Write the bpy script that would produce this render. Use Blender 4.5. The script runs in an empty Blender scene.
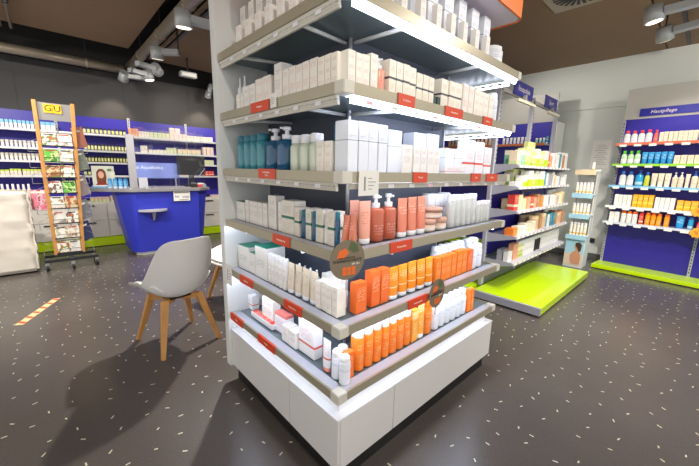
import bpy, bmesh, math, random
from mathutils import Vector, Matrix
random.seed(7)
scene = bpy.context.scene
COL = scene.collection
# ------------------------------------------------------------------ camera
FPX, PITCH, ROLL, YAW = 327.0, 0.1902, 0.0228, 0.8214
CAM = Vector((-0.7896, -0.8931, 1.4))
cF = Vector((math.cos(YAW)*math.cos(PITCH), math.sin(YAW)*math.cos(PITCH), -math.sin(PITCH)))
_R = Vector((math.sin(YAW), -math.cos(YAW), 0)); _U = _R.cross(cF)
cR = _R*math.cos(ROLL) + _U*math.sin(ROLL); cU = -_R*math.sin(ROLL) + _U*math.cos(ROLL)
cd = bpy.data.cameras.new('camera'); cam = bpy.data.objects.new('camera', cd); COL.objects.link(cam)
cd.sensor_fit = 'HORIZONTAL'; cd.sensor_width = 36; cd.lens = FPX/699*36; cd.clip_start = .02
cam.matrix_world = Matrix(((cR.x, cU.x, -cF.x, CAM.x), (cR.y, cU.y, -cF.y, CAM.y), (cR.z, cU.z, -cF.z, CAM.z), (0, 0, 0, 1)))
scene.camera = cam
# ------------------------------------------------------------------ world, exposure
w = bpy.data.worlds.new('ambient_fill'); scene.world = w; w.use_nodes = True  # even ambient fill added through the open sides, no window behind it
w.node_tree.nodes['Background'].inputs[0].default_value = (1.0, .97, .93, 1)
w.node_tree.nodes['Background'].inputs[1].default_value = .86
vs = scene.view_settings
vs.view_transform = 'Standard'; vs.look = 'None'; vs.gamma = 1; vs.use_curve_mapping = False; vs.exposure = 0.32

# ------------------------------------------------------------------ helpers
def px_ray(px, py): return cF*FPX + cR*(px-349.5) - cU*(py-233)
def px_of(p):
    d = Vector(p)-CAM; k = d.dot(cF)
    return 349.5+FPX*d.dot(cR)/k, 233-FPX*d.dot(cU)/k
def lin(c):
    return tuple(((v/255)/12.92 if v/255 <= .04045 else ((v/255+.055)/1.055)**2.4) for v in c)
MATS = {}
def mat(name, rgb, rough=.5, metal=0.0, emit=0, trans=0, alpha=1, coat=0, noise=0, nscale=8, spec=.5):
    if name in MATS: return MATS[name]
    m = bpy.data.materials.new(name); m.use_nodes = True; MATS[name] = m
    nt = m.node_tree; b = nt.nodes['Principled BSDF']; c = lin(rgb)
    b.inputs['Base Color'].default_value = (*c, 1); b.inputs['Roughness'].default_value = rough
    b.inputs['Metallic'].default_value = metal; b.inputs['Transmission Weight'].default_value = trans
    b.inputs['Alpha'].default_value = alpha; b.inputs['Coat Weight'].default_value = coat
    b.inputs['Specular IOR Level'].default_value = spec
    if emit:
        b.inputs['Emission Color'].default_value = (*c, 1); b.inputs['Emission Strength'].default_value = emit
    if noise:
        t = nt.nodes.new('ShaderNodeTexCoord'); n = nt.nodes.new('ShaderNodeTexNoise'); n.inputs['Scale'].default_value = nscale
        n.inputs['Detail'].default_value = 6
        nt.links.new(t.outputs['Object'], n.inputs['Vector'])
        r = nt.nodes.new('ShaderNodeMix'); r.data_type = 'RGBA'
        r.inputs[6].default_value = (*[v*(1-noise) for v in c], 1); r.inputs[7].default_value = (*[min(1, v*(1+noise)) for v in c], 1)
        nt.links.new(n.outputs['Fac'], r.inputs[0]); nt.links.new(r.outputs[2], b.inputs['Base Color'])
    return m
def pmat(name, rgb, ink=(120, 120, 125), bands=(), text=((.35, .6), (.72, .85)), rows=32, rough=.45, cols=15, **k):
    """packaging: plain colour, printed colour bands and rows of tiny print, all by height on the pack"""
    if name in MATS: return MATS[name]
    m = mat(name, rgb, rough, **k); nt = m.node_tree; N = nt.nodes; L = nt.links; b = N['Principled BSDF']
    tc = N.new('ShaderNodeTexCoord'); sp = N.new('ShaderNodeSeparateXYZ'); L.new(tc.outputs['Generated'], sp.inputs[0])
    def M(op, a, bb=None):
        n = N.new('ShaderNodeMath'); n.operation = op
        for i, v in enumerate((a, bb)):
            if v is None: continue
            if isinstance(v, (int, float)): n.inputs[i].default_value = v
            else: L.new(v, n.inputs[i])
        return n.outputs[0]
    def rng(v, a, c): return M('MULTIPLY', M('GREATER_THAN', v, a), M('LESS_THAN', v, c))
    col = None
    def mix(fac, c0, c1):
        n = N.new('ShaderNodeMix'); n.data_type = 'RGBA'; L.new(fac, n.inputs[0])
        if isinstance(c0, tuple): n.inputs[6].default_value = (*c0, 1)
        else: L.new(c0, n.inputs[6])
        n.inputs[7].default_value = (*c1, 1); return n.outputs[2]
    cur = lin(rgb); z = sp.outputs[2]
    for a, c, bc in bands: cur = mix(rng(z, a, c), cur, lin(bc))
    if text:
        reg = None
        for a, c in text:
            g = rng(z, a, c); reg = g if reg is None else M('ADD', reg, g)
        fr = M('GREATER_THAN', M('FRACT', M('MULTIPLY', z, rows)), .5)
        cv = N.new('ShaderNodeCombineXYZ')
        L.new(M('MULTIPLY', sp.outputs[0], cols), cv.inputs[0]); L.new(M('MULTIPLY', sp.outputs[1], cols), cv.inputs[1])
        L.new(M('MULTIPLY', M('FLOOR', M('MULTIPLY', z, rows)), 3.7), cv.inputs[2])
        no = N.new('ShaderNodeTexNoise'); no.inputs['Scale'].default_value = 1; L.new(cv.outputs[0], no.inputs['Vector'])
        ed = M('MULTIPLY', rng(sp.outputs[0], .12, .88), M('GREATER_THAN', no.outputs['Fac'], .5))
        f = M('MULTIPLY', M('MULTIPLY', reg, fr), M('MULTIPLY', ed, .5))
        cur = mix(f, cur, lin(ink))
    if not isinstance(cur, tuple): L.new(cur, b.inputs['Base Color'])
    return m

class MB:
    def __init__(s): s.v = []; s.f = []; s.sm = []
    def add(s, vs, fs, smooth=False):
        o = len(s.v); s.v += [tuple(v) for v in vs]; s.f += [tuple(i+o for i in f) for f in fs]; s.sm += [smooth]*len(fs); return s
    def box(s, x0, x1, y0, y1, z0, z1):
        vs = [(x, y, z) for z in (z0, z1) for y in (y0, y1) for x in (x0, x1)]
        return s.add(vs, [(0, 2, 3, 1), (4, 5, 7, 6), (0, 1, 5, 4), (2, 6, 7, 3), (0, 4, 6, 2), (1, 3, 7, 5)])
    def prism(s, bot, top):
        n = len(bot); vs = list(bot)+list(top)
        return s.add(vs, [tuple(range(n-1, -1, -1)), tuple(range(n, 2*n))]+[(i, (i+1) % n, n+(i+1) % n, n+i) for i in range(n)])
    def poly(s, pts, z0, z1): return s.prism([(x, y, z0) for x, y in pts], [(x, y, z1) for x, y in pts])
    def tube(s, p0, p1, r0, r1=None, n=10, smooth=True):
        r1 = r0 if r1 is None else r1; p0 = Vector(p0); p1 = Vector(p1); d = (p1-p0).normalized()
        a = d.orthogonal().normalized(); b = d.cross(a)
        q = [(math.cos(2*math.pi*i/n), math.sin(2*math.pi*i/n)) for i in range(n)]
        vs = [p0+(a*c+b*t)*r0 for c, t in q]+[p1+(a*c+b*t)*r1 for c, t in q]
        o = len(s.v); s.add(vs, [(i, (i+1) % n, n+(i+1) % n, n+i) for i in range(n)], smooth)
        s.f += [tuple(o+i for i in range(n-1, -1, -1)), tuple(o+n+i for i in range(n))]; s.sm += [False, False]; return s
    def bar(s, p0, p1, wx, wy, wx1=None, wy1=None):
        p0 = Vector(p0); p1 = Vector(p1); d = (p1-p0).normalized(); up = Vector((0, 0, 1)) if abs(d.z) < .9 else Vector((0, 1, 0))
        a = d.cross(up).normalized(); b = a.cross(d)
        wx1 = wx if wx1 is None else wx1; wy1 = wy if wy1 is None else wy1
        q = [(-.5, -.5), (.5, -.5), (.5, .5), (-.5, .5)]
        return s.prism([p0+a*i*wx+b*j*wy for i, j in q], [p1+a*i*wx1+b*j*wy1 for i, j in q])
    def lathe(s, prof, n=14, sx=1, sy=1, cap=True):
        vs = []; fs = []
        for r, z in prof:
            for i in range(n): vs.append((r*sx*math.cos(2*math.pi*i/n), r*sy*math.sin(2*math.pi*i/n), z))
        for k in range(len(prof)-1):
            for i in range(n): fs.append((k*n+i, k*n+(i+1) % n, (k+1)*n+(i+1) % n, (k+1)*n+i))
        o = len(s.v); s.add(vs, fs, True)
        if cap:
            s.f += [tuple(o+i for i in range(n-1, -1, -1)), tuple(o+(len(prof)-1)*n+i for i in range(n))]; s.sm += [False, False]
        return s
    def mesh(s, name, bevel=0):
        me = bpy.data.meshes.new(name); me.from_pydata(s.v, [], s.f)
        me.polygons.foreach_set('use_smooth', s.sm); me.update()
        if bevel:
            bm = bmesh.new(); bm.from_mesh(me)
            bmesh.ops.bevel(bm, geom=[e for e in bm.edges if e.calc_face_angle(0) > .5], offset=bevel, segments=2, affect='EDGES', clamp_overlap=True)
            bm.to_mesh(me); bm.free()
        return me
    def build(s, name, m, parent=None, bevel=0):
        return link(name, s.mesh(name, bevel), m, parent)
def link(name, me, m=None, parent=None):
    o = bpy.data.objects.new(name, me); COL.objects.link(o)
    if m and not me.materials: me.materials.append(m)
    if parent: o.parent = parent
    return o
def tag(o, label, cat, group=None):
    o['label'] = label; o['category'] = cat
    if group: o['group'] = group
    return o
def struct(o): o['kind'] = 'structure'; return o
def empty(name, loc=(0, 0, 0), rz=0):
    o = bpy.data.objects.new(name, None); COL.objects.link(o); o.location = loc; o.rotation_euler.z = rz; o.empty_display_size = .05; return o
def copy_tree(o, parent=None):
    c = o.copy(); COL.objects.link(c)
    if parent: c.parent = parent
    for ch in list(o.children): copy_tree(ch, c)
    return c
def text_mesh(s, size, extrude=.0004, align='CENTER', shear=0):
    cu = bpy.data.curves.new('lettering', 'FONT'); cu.body = s; cu.size = size; cu.extrude = extrude; cu.align_x = align; cu.align_y = 'CENTER'; cu.shear = shear
    cu.resolution_u = 2
    o = bpy.data.objects.new('lettering', cu); COL.objects.link(o)
    me = bpy.data.meshes.new_from_object(o.evaluated_get(bpy.context.evaluated_depsgraph_get()))
    COL.objects.unlink(o); bpy.data.objects.remove(o); return me
def lettering(s, size, m, parent, loc, rot, shear=0, sx=1):
    o = link('lettering', text_mesh(s, size, shear=shear), m, parent); o.location = loc; o.rotation_euler = rot; o.scale.x = sx; return o
ORD = 'zeroth first second third fourth fifth sixth seventh eighth ninth tenth eleventh twelfth thirteenth fourteenth fifteenth sixteenth seventeenth eighteenth nineteenth twentieth'.split()
def ordn(i): return ORD[i]

# ------------------------------------------------------------------ common materials
WHITE = mat('white_gloss', (236, 236, 238), .25, coat=.3)
SATIN = mat('white_satin', (226, 228, 226), .45)
RAIL = mat('rail_greige', (176, 168, 146), .35, metal=.35)
CAPM = mat('rail_cap', (214, 210, 198), .4)
SHELFM = mat('shelf_grey_green', (110, 124, 128), .3)
STRIPOFF = pmat('unlit_price_strip', (214, 209, 196), ink=(60, 60, 60), text=((.3, .7),), rows=3, cols=60)
LED = mat('led_diffuser', (232, 238, 255), .5, emit=4.5)
LEDH = mat('led_tube', (226, 234, 255), .5, emit=21)
LEDX = mat('led_tube_faint', (226, 234, 255), .5, emit=5)
LEDL = mat('led_tube_dim', (226, 234, 255), .5, emit=13)
SLATE = mat('slate_panel', (78, 84, 98), .45)
ALU = mat('aluminium', (190, 192, 196), .3, metal=.8)
BLACK = mat('black_plastic', (22, 22, 24), .45)
RED = mat('tag_red', (222, 70, 28), .4)
PRINTW = mat('white_print', (250, 240, 228), .6)
PRINTK = mat('black_print', (25, 22, 20), .6)
BLUE = mat('shop_blue', (50, 40, 162), .4)
CBLUE = mat('counter_blue', (48, 58, 186), .4)
LIME = mat('lime_lacquer', (200, 236, 0), .25, coat=.4)
STEEL = mat('shelf_steel_grey', (176, 176, 188), .4)
PANELGREY = mat('panel_grey', (186, 184, 178), .5)
CARD = mat('card_white', (240, 238, 232), .6)
DARKMETAL = mat('dark_metal', (52, 54, 58), .4, metal=.5)
WOOD = mat('beech_wood', (206, 150, 84), .45, noise=.25, nscale=14)
GLASS = mat('clear_acrylic', (225, 236, 255), .03, trans=1.0, alpha=.13)
SPOTGREY = mat('spot_housing', (186, 190, 192), .4, metal=.2)
SPOTLENS = mat('spot_lens', (255, 244, 225), .4, emit=2)

# ------------------------------------------------------------------ the room
FLOORM = mat('floor_rubber', (86, 80, 77), .26, noise=.12, nscale=3)
def speckle():
    nt = FLOORM.node_tree; b = nt.nodes['Principled BSDF']; src = b.inputs['Base Color'].links[0].from_socket
    t = nt.nodes.new('ShaderNodeTexCoord'); n = nt.nodes.new('ShaderNodeTexNoise'); n.inputs['Scale'].default_value = 260; n.inputs['Detail'].default_value = 1
    nt.links.new(t.outputs['Object'], n.inputs['Vector'])
    g = nt.nodes.new('ShaderNodeMath'); g.operation = 'GREATER_THAN'; g.inputs[1].default_value = .68; nt.links.new(n.outputs['Fac'], g.inputs[0])
    k = nt.nodes.new('ShaderNodeMath'); k.operation = 'MULTIPLY'; k.inputs[1].default_value = .35; nt.links.new(g.outputs[0], k.inputs[0])
    r = nt.nodes.new('ShaderNodeMix'); r.data_type = 'RGBA'; r.inputs[7].default_value = (*lin((160, 156, 150)), 1)
    nt.links.new(k.outputs[0], r.inputs[0]); nt.links.new(src, r.inputs[6]); nt.links.new(r.outputs[2], b.inputs['Base Color'])
speckle()
XW, YW, ZC = 6.0, 6.55, 3.2
floor = struct(MB().box(-3.2, XW+.1, -2.6, YW+.1, -.06, 0).build('floor', FLOORM))
fl = MB(); gx = .142
for i in range(int(9.2/gx)):
    for j in range(int(9.1/gx)):
        x = -3.15+(i+.5+random.uniform(-.3, .3))*gx; y = -2.55+(j+.5+random.uniform(-.3, .3))*gx
        a = random.choice((.2, 1.0, 1.8, 2.6))+random.uniform(-.3, .3); l = random.uniform(.008, .0125); t = .0034
        c, s = math.cos(a), math.sin(a)
        fl.add([(x+c*p*l-s*q*t, y+s*p*l+c*q*t, .0006) for p, q in ((-1, -1), (1, -1), (1, 1), (-1, 1))], [(0, 1, 2, 3)])
ff = fl.build('floor_fleck', mat('fleck_cream', (206, 206, 176), .5), floor); ff['kind'] = 'stuff'
WALLD = mat('wall_charcoal', (66, 65, 66), .7, noise=.06, nscale=2)
WALLL = mat('wall_light', (222, 227, 222), .7, noise=.03, nscale=2)
CEILM = mat('ceiling_brown', (138, 112, 86), .7, noise=.08, nscale=3)
VOID = mat('ceiling_void', (26, 24, 23), .8)
struct(MB().box(-3.2, XW+.1, YW, YW+.1, 0, 3.7).build('wall_back', WALLD))
MB().box(-3.2, XW, YW-.02, YW, 2.99, 3.69).build('upper_gap_shade', VOID, bpy.data.objects['wall_back'])  # dark of the ceiling gap put in as a black sheet on the wall
wr = struct(MB().box(XW, XW+.1, -2.6, YW, 0, 3.7).build('wall_right', WALLL))
MB().box(XW-.03, XW, -2.6, YW-.02, 2.475, ZC).build('upper_fascia', WALLL, wr)
struct(MB().box(XW-.012, XW, -2.6, YW, .001, .09).build('baseboard_right', mat('baseboard_grey', (96, 98, 98), .5)))
ce = struct(MB().box(-3.2, XW+.1, -2.6, YW+.1, 3.7, 3.75).build('ceiling', VOID))
for a in ((-3.2, .42, -2.6, 5.62), (.78, 5.99, -2.6, -.22), (.78, 5.99, -.20, 6.0)):
    MB().box(*a, ZC, ZC+.03).build('ceiling_panel', CEILM, ce)
# wall seams on the charcoal panelling
for x in (-2.35, -.95, .45, 1.55, 2.9):
    MB().box(x-.004, x+.004, YW-.002, YW, 2.2, 2.985).build('panel_joint', mat('joint_dark', (60, 58, 56), .8), bpy.data.objects['wall_back'])

# air ducts above the shop
DUCT = mat('duct_metal', (180, 168, 150), .33, metal=.6)
def duct(p0, p1, label):
    e = empty('air_duct', p0); p0 = Vector(p0); p1 = Vector(p1); d = p1-p0; n = int(d.length/1.1)
    MB().tube((0, 0, 0), d, .066, n=20).build('pipe', DUCT, e)
    for k in range(1, n+1):
        c = d*(k/(n+.5)); u = d.normalized()
        MB().tube(c-u*.012, c+u*.012, .072, n=20).build('joint_band', DUCT, e)
        MB().tube(c+Vector((0, 0, .066)), c+Vector((0, 0, 3.7-p0.z)), .005, n=6).build('hanger', DARKMETAL, e)
    return tag(e, label, 'duct')
duct((-3.0, 6.05, 2.97), (.40, 6.05, 2.97), 'long round metal air duct hanging along the charcoal back wall')
duct((.50, 6.3, 3.03), (.50, -2.0, 3.03), 'round metal air duct running towards the viewer beside the spotlights')
duct((1.9, 6.12, 2.98), (5.0, 6.12, 2.98), 'short stretch of metal duct seen just beside the gondola side panel')

for x, lab in ((-.98, 'left of two thin conduits under the brown ceiling at far left'), (-.88, 'right of two thin conduits under the brown ceiling at far left')):
    e = empty('ceiling_conduit', (x, 1.0, 3.13)); MB().tube((0, 0, 0), (0, 4.6, 0), .018, n=10).build('tube', DUCT, e)
    for y in (.8, 2.2, 3.6): MB().box(-.024, .024, y, y+.03, -.022, .07).build('clamp', DARKMETAL, e)
    tag(e, lab, 'conduit')
# ------------------------------------------------------------------ spotlights and tracks
def track(p0, p1, label):
    e = empty('light_track', p0); d = Vector(p1)-Vector(p0)
    MB().bar((0, 0, 0), d, .035, .03).build('rail', DARKMETAL, e)
    for k in (.1, .5, .9):
        MB().tube(d*k, d*k+Vector((0, 0, 3.2-p0[2])), .004, n=6).build('hanger', DARKMETAL, e)
    return tag(e, label, 'light track')
track((.70, 6.0, 3.03), (.70, -1.0, 3.03), 'dark lighting track with adapters alongside the round duct')
track((2.6, -.45, 3.12), (5.6, -.45, 3.12), 'dark lighting track under the brown ceiling at the right')
def spot(p, arm, target, energy, col, label, size=1.0, cone=75, lit=True):
    """p = head centre, arm = vector from head to the driver box end"""
    e = empty('track_spotlight', p); a = Vector(arm); d = (Vector(target)-Vector(p)).normalized()
    MB().bar(a*.15, a, .085*size, .055*size).build('driver_box', SPOTGREY, e, bevel=.004)
    ad = Vector((0, 0, .02)) if a.x < 0 else a*.97
    MB().tube(ad, ad+Vector((0, 0, 3.2-p[2]-ad.z)), .008, n=8).build('adapter', DARKMETAL, e)
    h = MB().tube(-d*.06*size, d*.07*size, .062*size, .07*size, n=20).build('lamp_head', SPOTGREY, e)
    MB().tube(d*.066*size, d*.074*size, .056*size, n=20).build('lens', SPOTLENS if lit else mat('lens_off', (210, 206, 196), .2), h)
    if energy:
        ld = bpy.data.lights.new('spot_lamp', 'SPOT'); ld.energy = energy; ld.color = col; ld.spot_size = math.radians(cone); ld.spot_blend = .6; ld.shadow_soft_size = .06
        lo = bpy.data.objects.new('spot_lamp', ld); COL.objects.link(lo); lo.parent = e; lo.location = d*.1*size
        lo.rotation_euler = (-d).to_track_quat('Z', 'Y').to_euler()
    return tag(e, label, 'spotlight', 'track spotlights')
WARM = (1, .84, .64); NEUT = (1, .93, .84)
spot((.403, 2.877, 2.84), (.30, -.03, .0), (.55, 3.3, 0), 60, NEUT, 'largest grey track spotlight, just left of the gondola side panel top', 1.2, 95)
spot((.47, 4.185, 2.84), (.23, -.12, .02), (.6, 4.75, 1.0), 70, NEUT, 'grey track spotlight halfway along the duct, driver box pointing right', 1.15, 80)
spot((.66, 5.06, 2.84), (-.28, -.14, .0), (1.5, 6.5, 2.35), 34, WARM, 'rightmost spotlight of the cluster where the two ducts meet', 1.1, 50)
spot((.65, 5.54, 2.84), (-.28, -.13, .0), (.9, 5.4, 1), 50, NEUT, 'middle spotlight of the cluster where the two ducts meet', 1.1, 70)
spot((.376, 5.908, 2.84), (.30, -.11, .0), (.25, 6.5, 2.2), 26, WARM, 'leftmost spotlight of the cluster where the two ducts meet', 1.1, 55)
spot((1.82, 6.15, 2.82), (.06, 0, .2), (1.75, 6.45, 2.1), 22, WARM, 'small glowing spotlight low beside the gondola side panel', .9, 80)
spot((3.72, -.29, 2.95), (.06, -.44, .03), (4.0, -.8, 0), 90, NEUT, 'nearer of the two grey spotlights at the upper right, lens showing', 1.1, 100)
spot((4.39, -.32, 2.95), (-.02, -.46, .04), (5.5, -.7, .8), 55, NEUT, 'farther of the two grey spotlights at the upper right', 1.1, 90)
# out-of-view spotlights added as fill; the chair one is inferred from its shadow
for p, t, en, cn, lab in (
    ((-.5, -1.6, 3.0), (.4, .0, .9), 55, 100, 'added grey fill spotlight above and behind the viewer'),
    ((2.6, -1.6, 3.0), (1.6, .3, .8), 70, 100, 'added grey fill spotlight over the right aisle behind the viewer'),
    ((2.4, -.9, 3.0), (3.6, -.6, 0), 180, 110, 'added grey fill spotlight above the right aisle floor'),
    ((-1.7, 2.6, 3.0), (-.7, 5.7, .4), 260, 100, 'added grey fill spotlight above the dark floor at the far left'),
    ((2.9, -.3, 3.0), (3.9, .5, .3), 85, 90, 'added grey fill spotlight above the second gondola plinth'),
    ((4.3, 1.6, 3.0), (5.9, 1.0, 1.6), 34, 110, 'added grey fill spotlight washing the pale right wall'),
    ((4.3, -1.6, 3.0), (5.9, -.3, 1.8), 40, 110, 'added grey fill spotlight washing the right wall header'),
    ((2.2, 3.9, 3.0), (1.0, 6.0, .9), 150, 100, 'added grey fill spotlight above the counter, hidden by the gondola'),
    ((-1.6, 4.4, 3.0), (-.2, 6.1, .2), 115, 90, 'added grey fill spotlight above the white armchair, outside the frame'),
    ((1.55, 3.2, 3.0), (-.6, 1.3, 0), 470, 80, 'grey spotlight behind the gondola shining on the lone chair')):
    spot(p, (.24, .05, .04), t, en, NEUT, lab, 1, cn)
# emergency lamp and smoke detector
e = empty('emergency_light', (1.22, 5.4, 2.93)); MB().box(-.13, .13, -.06, .06, -.04, .04).build('housing', SPOTGREY, e, bevel=.008); MB().box(-.11, .11, -.061, -.058, -.03, .02).build('diffuser', CARD, e)
MB().box(-.012, .012, -.012, .012, .04, .27).build('mount', DARKMETAL, e)
tag(e, 'small grey box emergency light under the ceiling left of the gondola', 'light')
e = empty('pendant_sensor', (1.3, 4.3, 2.82)); MB().tube((0, 0, .03), (0, 0, .16), .006).build('stem', ALU, e); MB().bar((0, 0, .16), (.3, -.05, .16), .012, .012).build('arm', ALU, e); MB().lathe([(.008, .03), (.022, .02), (.026, 0), (.016, -.022)]).build('bulb', SATIN, e)
MB().tube((.3, -.05, .15), (.3, -.05, .38), .006).build('rod', ALU, e)
tag(e, 'tiny white sensor hanging from a thin bracket near the ceiling', 'sensor')
# ceiling vent
e = empty('ceiling_vent', (3.37, .27, 3.195)); MB().box(-.30, .30, -.30, .30, -.012, .004).build('plate', mat('vent_plate', (176, 164, 146), .5), e, bevel=.003)
for k in range(24):
    a = k*math.pi/12; c, s = math.cos(a), math.sin(a)
    MB().prism([(c*.10-s*.012, s*.10+c*.012, -.016), (c*.10+s*.012, s*.10-c*.012, -.016), (c*.23+s*.016, s*.23-c*.016, -.016), (c*.23-s*.016, s*.23+c*.016, -.016)], [(c*.10-s*.012, s*.10+c*.012, -.011), (c*.10+s*.012, s*.10-c*.012, -.011), (c*.23+s*.016, s*.23-c*.016, -.011), (c*.23-s*.016, s*.23+c*.016, -.011)]).build('slot', BLACK, e)
tag(e, 'square beige swirl air vent in the brown ceiling', 'vent')

# ------------------------------------------------------------------ main gondola
LX, LY = 1.4736, 1.07
ZS = [2.0185, 1.7045, 1.394, 1.0882, .7802, .4834]
g = empty('display_gondola', (0, 0, 0))
tag(g, 'large white corner shelving gondola with lit shelf edges in the foreground', 'gondola')
MB().box(-.012, .36, LY+.005, LY+.06, .1, 2.75).build('side_panel', SATIN, g, bevel=.002)
MB().box(.31, 1.14, .31, LY+.004, .357, 2.3).build('core_panel', SLATE, g)
for (x, y) in ((.306, .306), (1.136, .306)): MB().box(x-.004, x+.008, y-.004, y+.008, .357, 2.3).build('edge_trim', ALU, g)
MB().box(.035, LX-.035, .035, LY, 0, .1).build('plinth', BLACK, g)
BASEM = mat('base_panel_white', (222, 220, 218), .35)
for a in ((.006, .02, .006, .383), (.006, .02, .387, LY+.004)): MB().box(*a, .1045, .352).build('base_panel', BASEM, g, bevel=.0015)
for a in ((.021, .377, .006, .02), (.381, LX-.006, .006, .02)): MB().box(*a, .1045, .352).build('base_panel', BASEM, g, bevel=.0015)
MB().box(LX-.02, LX-.006, .021, LY+.004, .1045, .352).build('base_panel', BASEM, g, bevel=.0015)
MB().box(.004, LX-.004, .004, LY+.004, .352, .362).build('base_top', WHITE, g, bevel=.001)
MB().box(.045, LX-.045, .045, LY+.004, .362, .44).build('riser', WHITE, g)
PLAB = pmat('price_label', (238, 238, 240), (40, 40, 50), text=((.2, .8),), rows=3, cols=8); PLABP = pmat('price_label_pink', (240, 200, 214), (150, 40, 60), text=((.2, .8),), rows=3, cols=8)
RIB = mat('pusher_strip', (186, 188, 198), .35)
def ribs():
    nt = RIB.node_tree; t = nt.nodes.new('ShaderNodeTexCoord'); wv = nt.nodes.new('ShaderNodeTexWave'); wv.inputs['Scale'].default_value = 45; wv.bands_direction = 'DIAGONAL'
    bp = nt.nodes.new('ShaderNodeBump'); bp.inputs['Strength'].default_value = .5; bp.inputs['Distance'].default_value = .002
    nt.links.new(t.outputs['Object'], wv.inputs['Vector']); nt.links.new(wv.outputs['Fac'], bp.inputs['Height']); nt.links.new(bp.outputs[0], nt.nodes['Principled BSDF'].inputs['Normal'])
ribs()
for i, z in enumerate(ZS):
    sh = MB().box(.013, LX-.013, .013, LY, z-.03, z-.012).build('shelf', SHELFM, g)
    MB().box(0, .012, .03, LY, z-.042, z).build('rail', RAIL, sh, bevel=.0015)
    MB().box(.03, LX-.03, 0, .012, z-.042, z).build('rail', RAIL, sh, bevel=.0015)
    MB().box(LX-.012, LX, .03, LY, z-.042, z).build('rail', RAIL, sh, bevel=.0015)
    for (x0, x1) in ((-.003, .05), (LX-.05, LX+.003)): MB().box(x0, x1, -.003, .05, z-.044, z+.0015).build('corner_cap', CAPM, sh, bevel=.003)
    MB().box(.013, .06, .05, LY, z-.0115, z-.004).build('pusher_strip', RIB, sh); MB().box(.05, LX-.05, .013, .06, z-.0115, z-.004).build('pusher_strip', RIB, sh)
    if i == 5:
        MB().box(.016, .03, .05, LY, z-.043, z-.034).build('light_tube', LEDX, sh); MB().box(.05, LX-.03, .016, .03, z-.043, z-.034).build('light_tube', LEDX, sh)
    hh = .074 if i < 5 else 0
    if hh:
        def strip(nm, m_, face, top, bot):
            if face == 'l': MB().prism([(.016, .05, z-bot), (.026, .05, z-bot), (.026, LY, z-bot), (.016, LY, z-bot)], [(.006, .05, z-top), (.022, .05, z-top), (.022, LY, z-top), (.006, LY, z-top)]).build(nm, m_, sh)
            else: MB().prism([(.05, .016, z-bot), (LX-.03, .016, z-bot), (LX-.03, .026, z-bot), (.05, .026, z-bot)], [(.05, .006, z-top), (LX-.03, .006, z-top), (LX-.03, .022, z-top), (.05, .022, z-top)]).build(nm, m_, sh)
        if i < 3: strip('price_strip', STRIPOFF, 'l', .043, hh)
        else: MB().box(.018, .034, .05, LY, z-.044, z-.032).build('light_tube', LEDL if i == 3 else LEDH, sh)
        if i < 2: strip('light_strip', LED, 'r', .043, .068)
        elif i == 2: strip('price_strip', STRIPOFF, 'r', .043, .066)
        if i >= 1: MB().box(.05, LX-.03, .03, .046, z-.044, z-.032).build('light_tube', LEDL if i in (1, 2) else LEDH, sh)
        MB().box(LX-.028, LX-.016, .06, LY, z-.07, z-.044).build('light_strip', LED, sh)
        if i < 3:
            for k in range(6):
                y = .14+k*.15; MB().box(.0085, .0095, y, y+.036, z-.066, z-.05).build('price_label', PLAB, sh)
        if i in (1, 2):
            for k in range(9):
                x = .12+k*.145; MB().box(x, x+.036, .0085, .0095, z-.064, z-.05).build('price_label', PLAB if k % 3 else PLABP, sh)
        for k in range(16):
            y = .1+k*.055
            MB().box(LX-.034, LX-.0285, y, y+.03, z-.062, z-.05).build('clip', ALU, sh)
        for (p0, p1) in (((.03, .86, z-.055), (.31, .80, z-.045)), ((.03, .30, z-.055), (.31, .34, z-.045)), ((.34, .03, z-.055), (.33, .31, z-.045)), ((1.0, .03, z-.055), (1.02, .31, z-.045))):
            MB().tube(p0, p1, .0085, n=10).build('bracket', SATIN, sh)
# crown sign above
cs = empty('crown_sign', (0, 0, 2.3))
def rrect(x0, x1, y0, y1, r, n=6):
    pts = []
    for cx, cy, a0 in ((x1-r, y1-r, 0), (x0+r, y1-r, 90), (x0+r, y0+r, 180), (x1-r, y0+r, 270)):
        for k in range(n+1):
            a = math.radians(a0+90*k/n); pts.append((cx+r*math.cos(a), cy+r*math.sin(a)))
    return pts
MB().poly(rrect(0.012, LX-.05, .012, .71, .05), .006, .02).build('underside', mat('crown_white', (232, 220, 236), .4), cs)
outer = rrect(0, LX-.04, 0, .72, .06); inner = rrect(.01, LX-.05, .01, .71, .05); n = len(outer)
m = MB(); m.add([(x, y, 0) for x, y in outer]+[(x, y, .34) for x, y in outer]+[(x, y, 0) for x, y in inner]+[(x, y, .34) for x, y in inner],
      [(i, (i+1) % n, n+(i+1) % n, n+i) for i in range(n)]+[(2*n+(i+1) % n, 2*n+i, 3*n+i, 3*n+(i+1) % n) for i in range(n)]+[((i+1) % n, i, 2*n+i, 2*n+(i+1) % n) for i in range(n)]+[(n+i, n+(i+1) % n, 3*n+(i+1) % n, 3*n+i) for i in range(n)])
m.build('fascia', mat('crown_orange', (246, 126, 38), .4), cs)
tag(cs, 'orange crown sign with pale underside above the gondola top shelf', 'sign')

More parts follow.
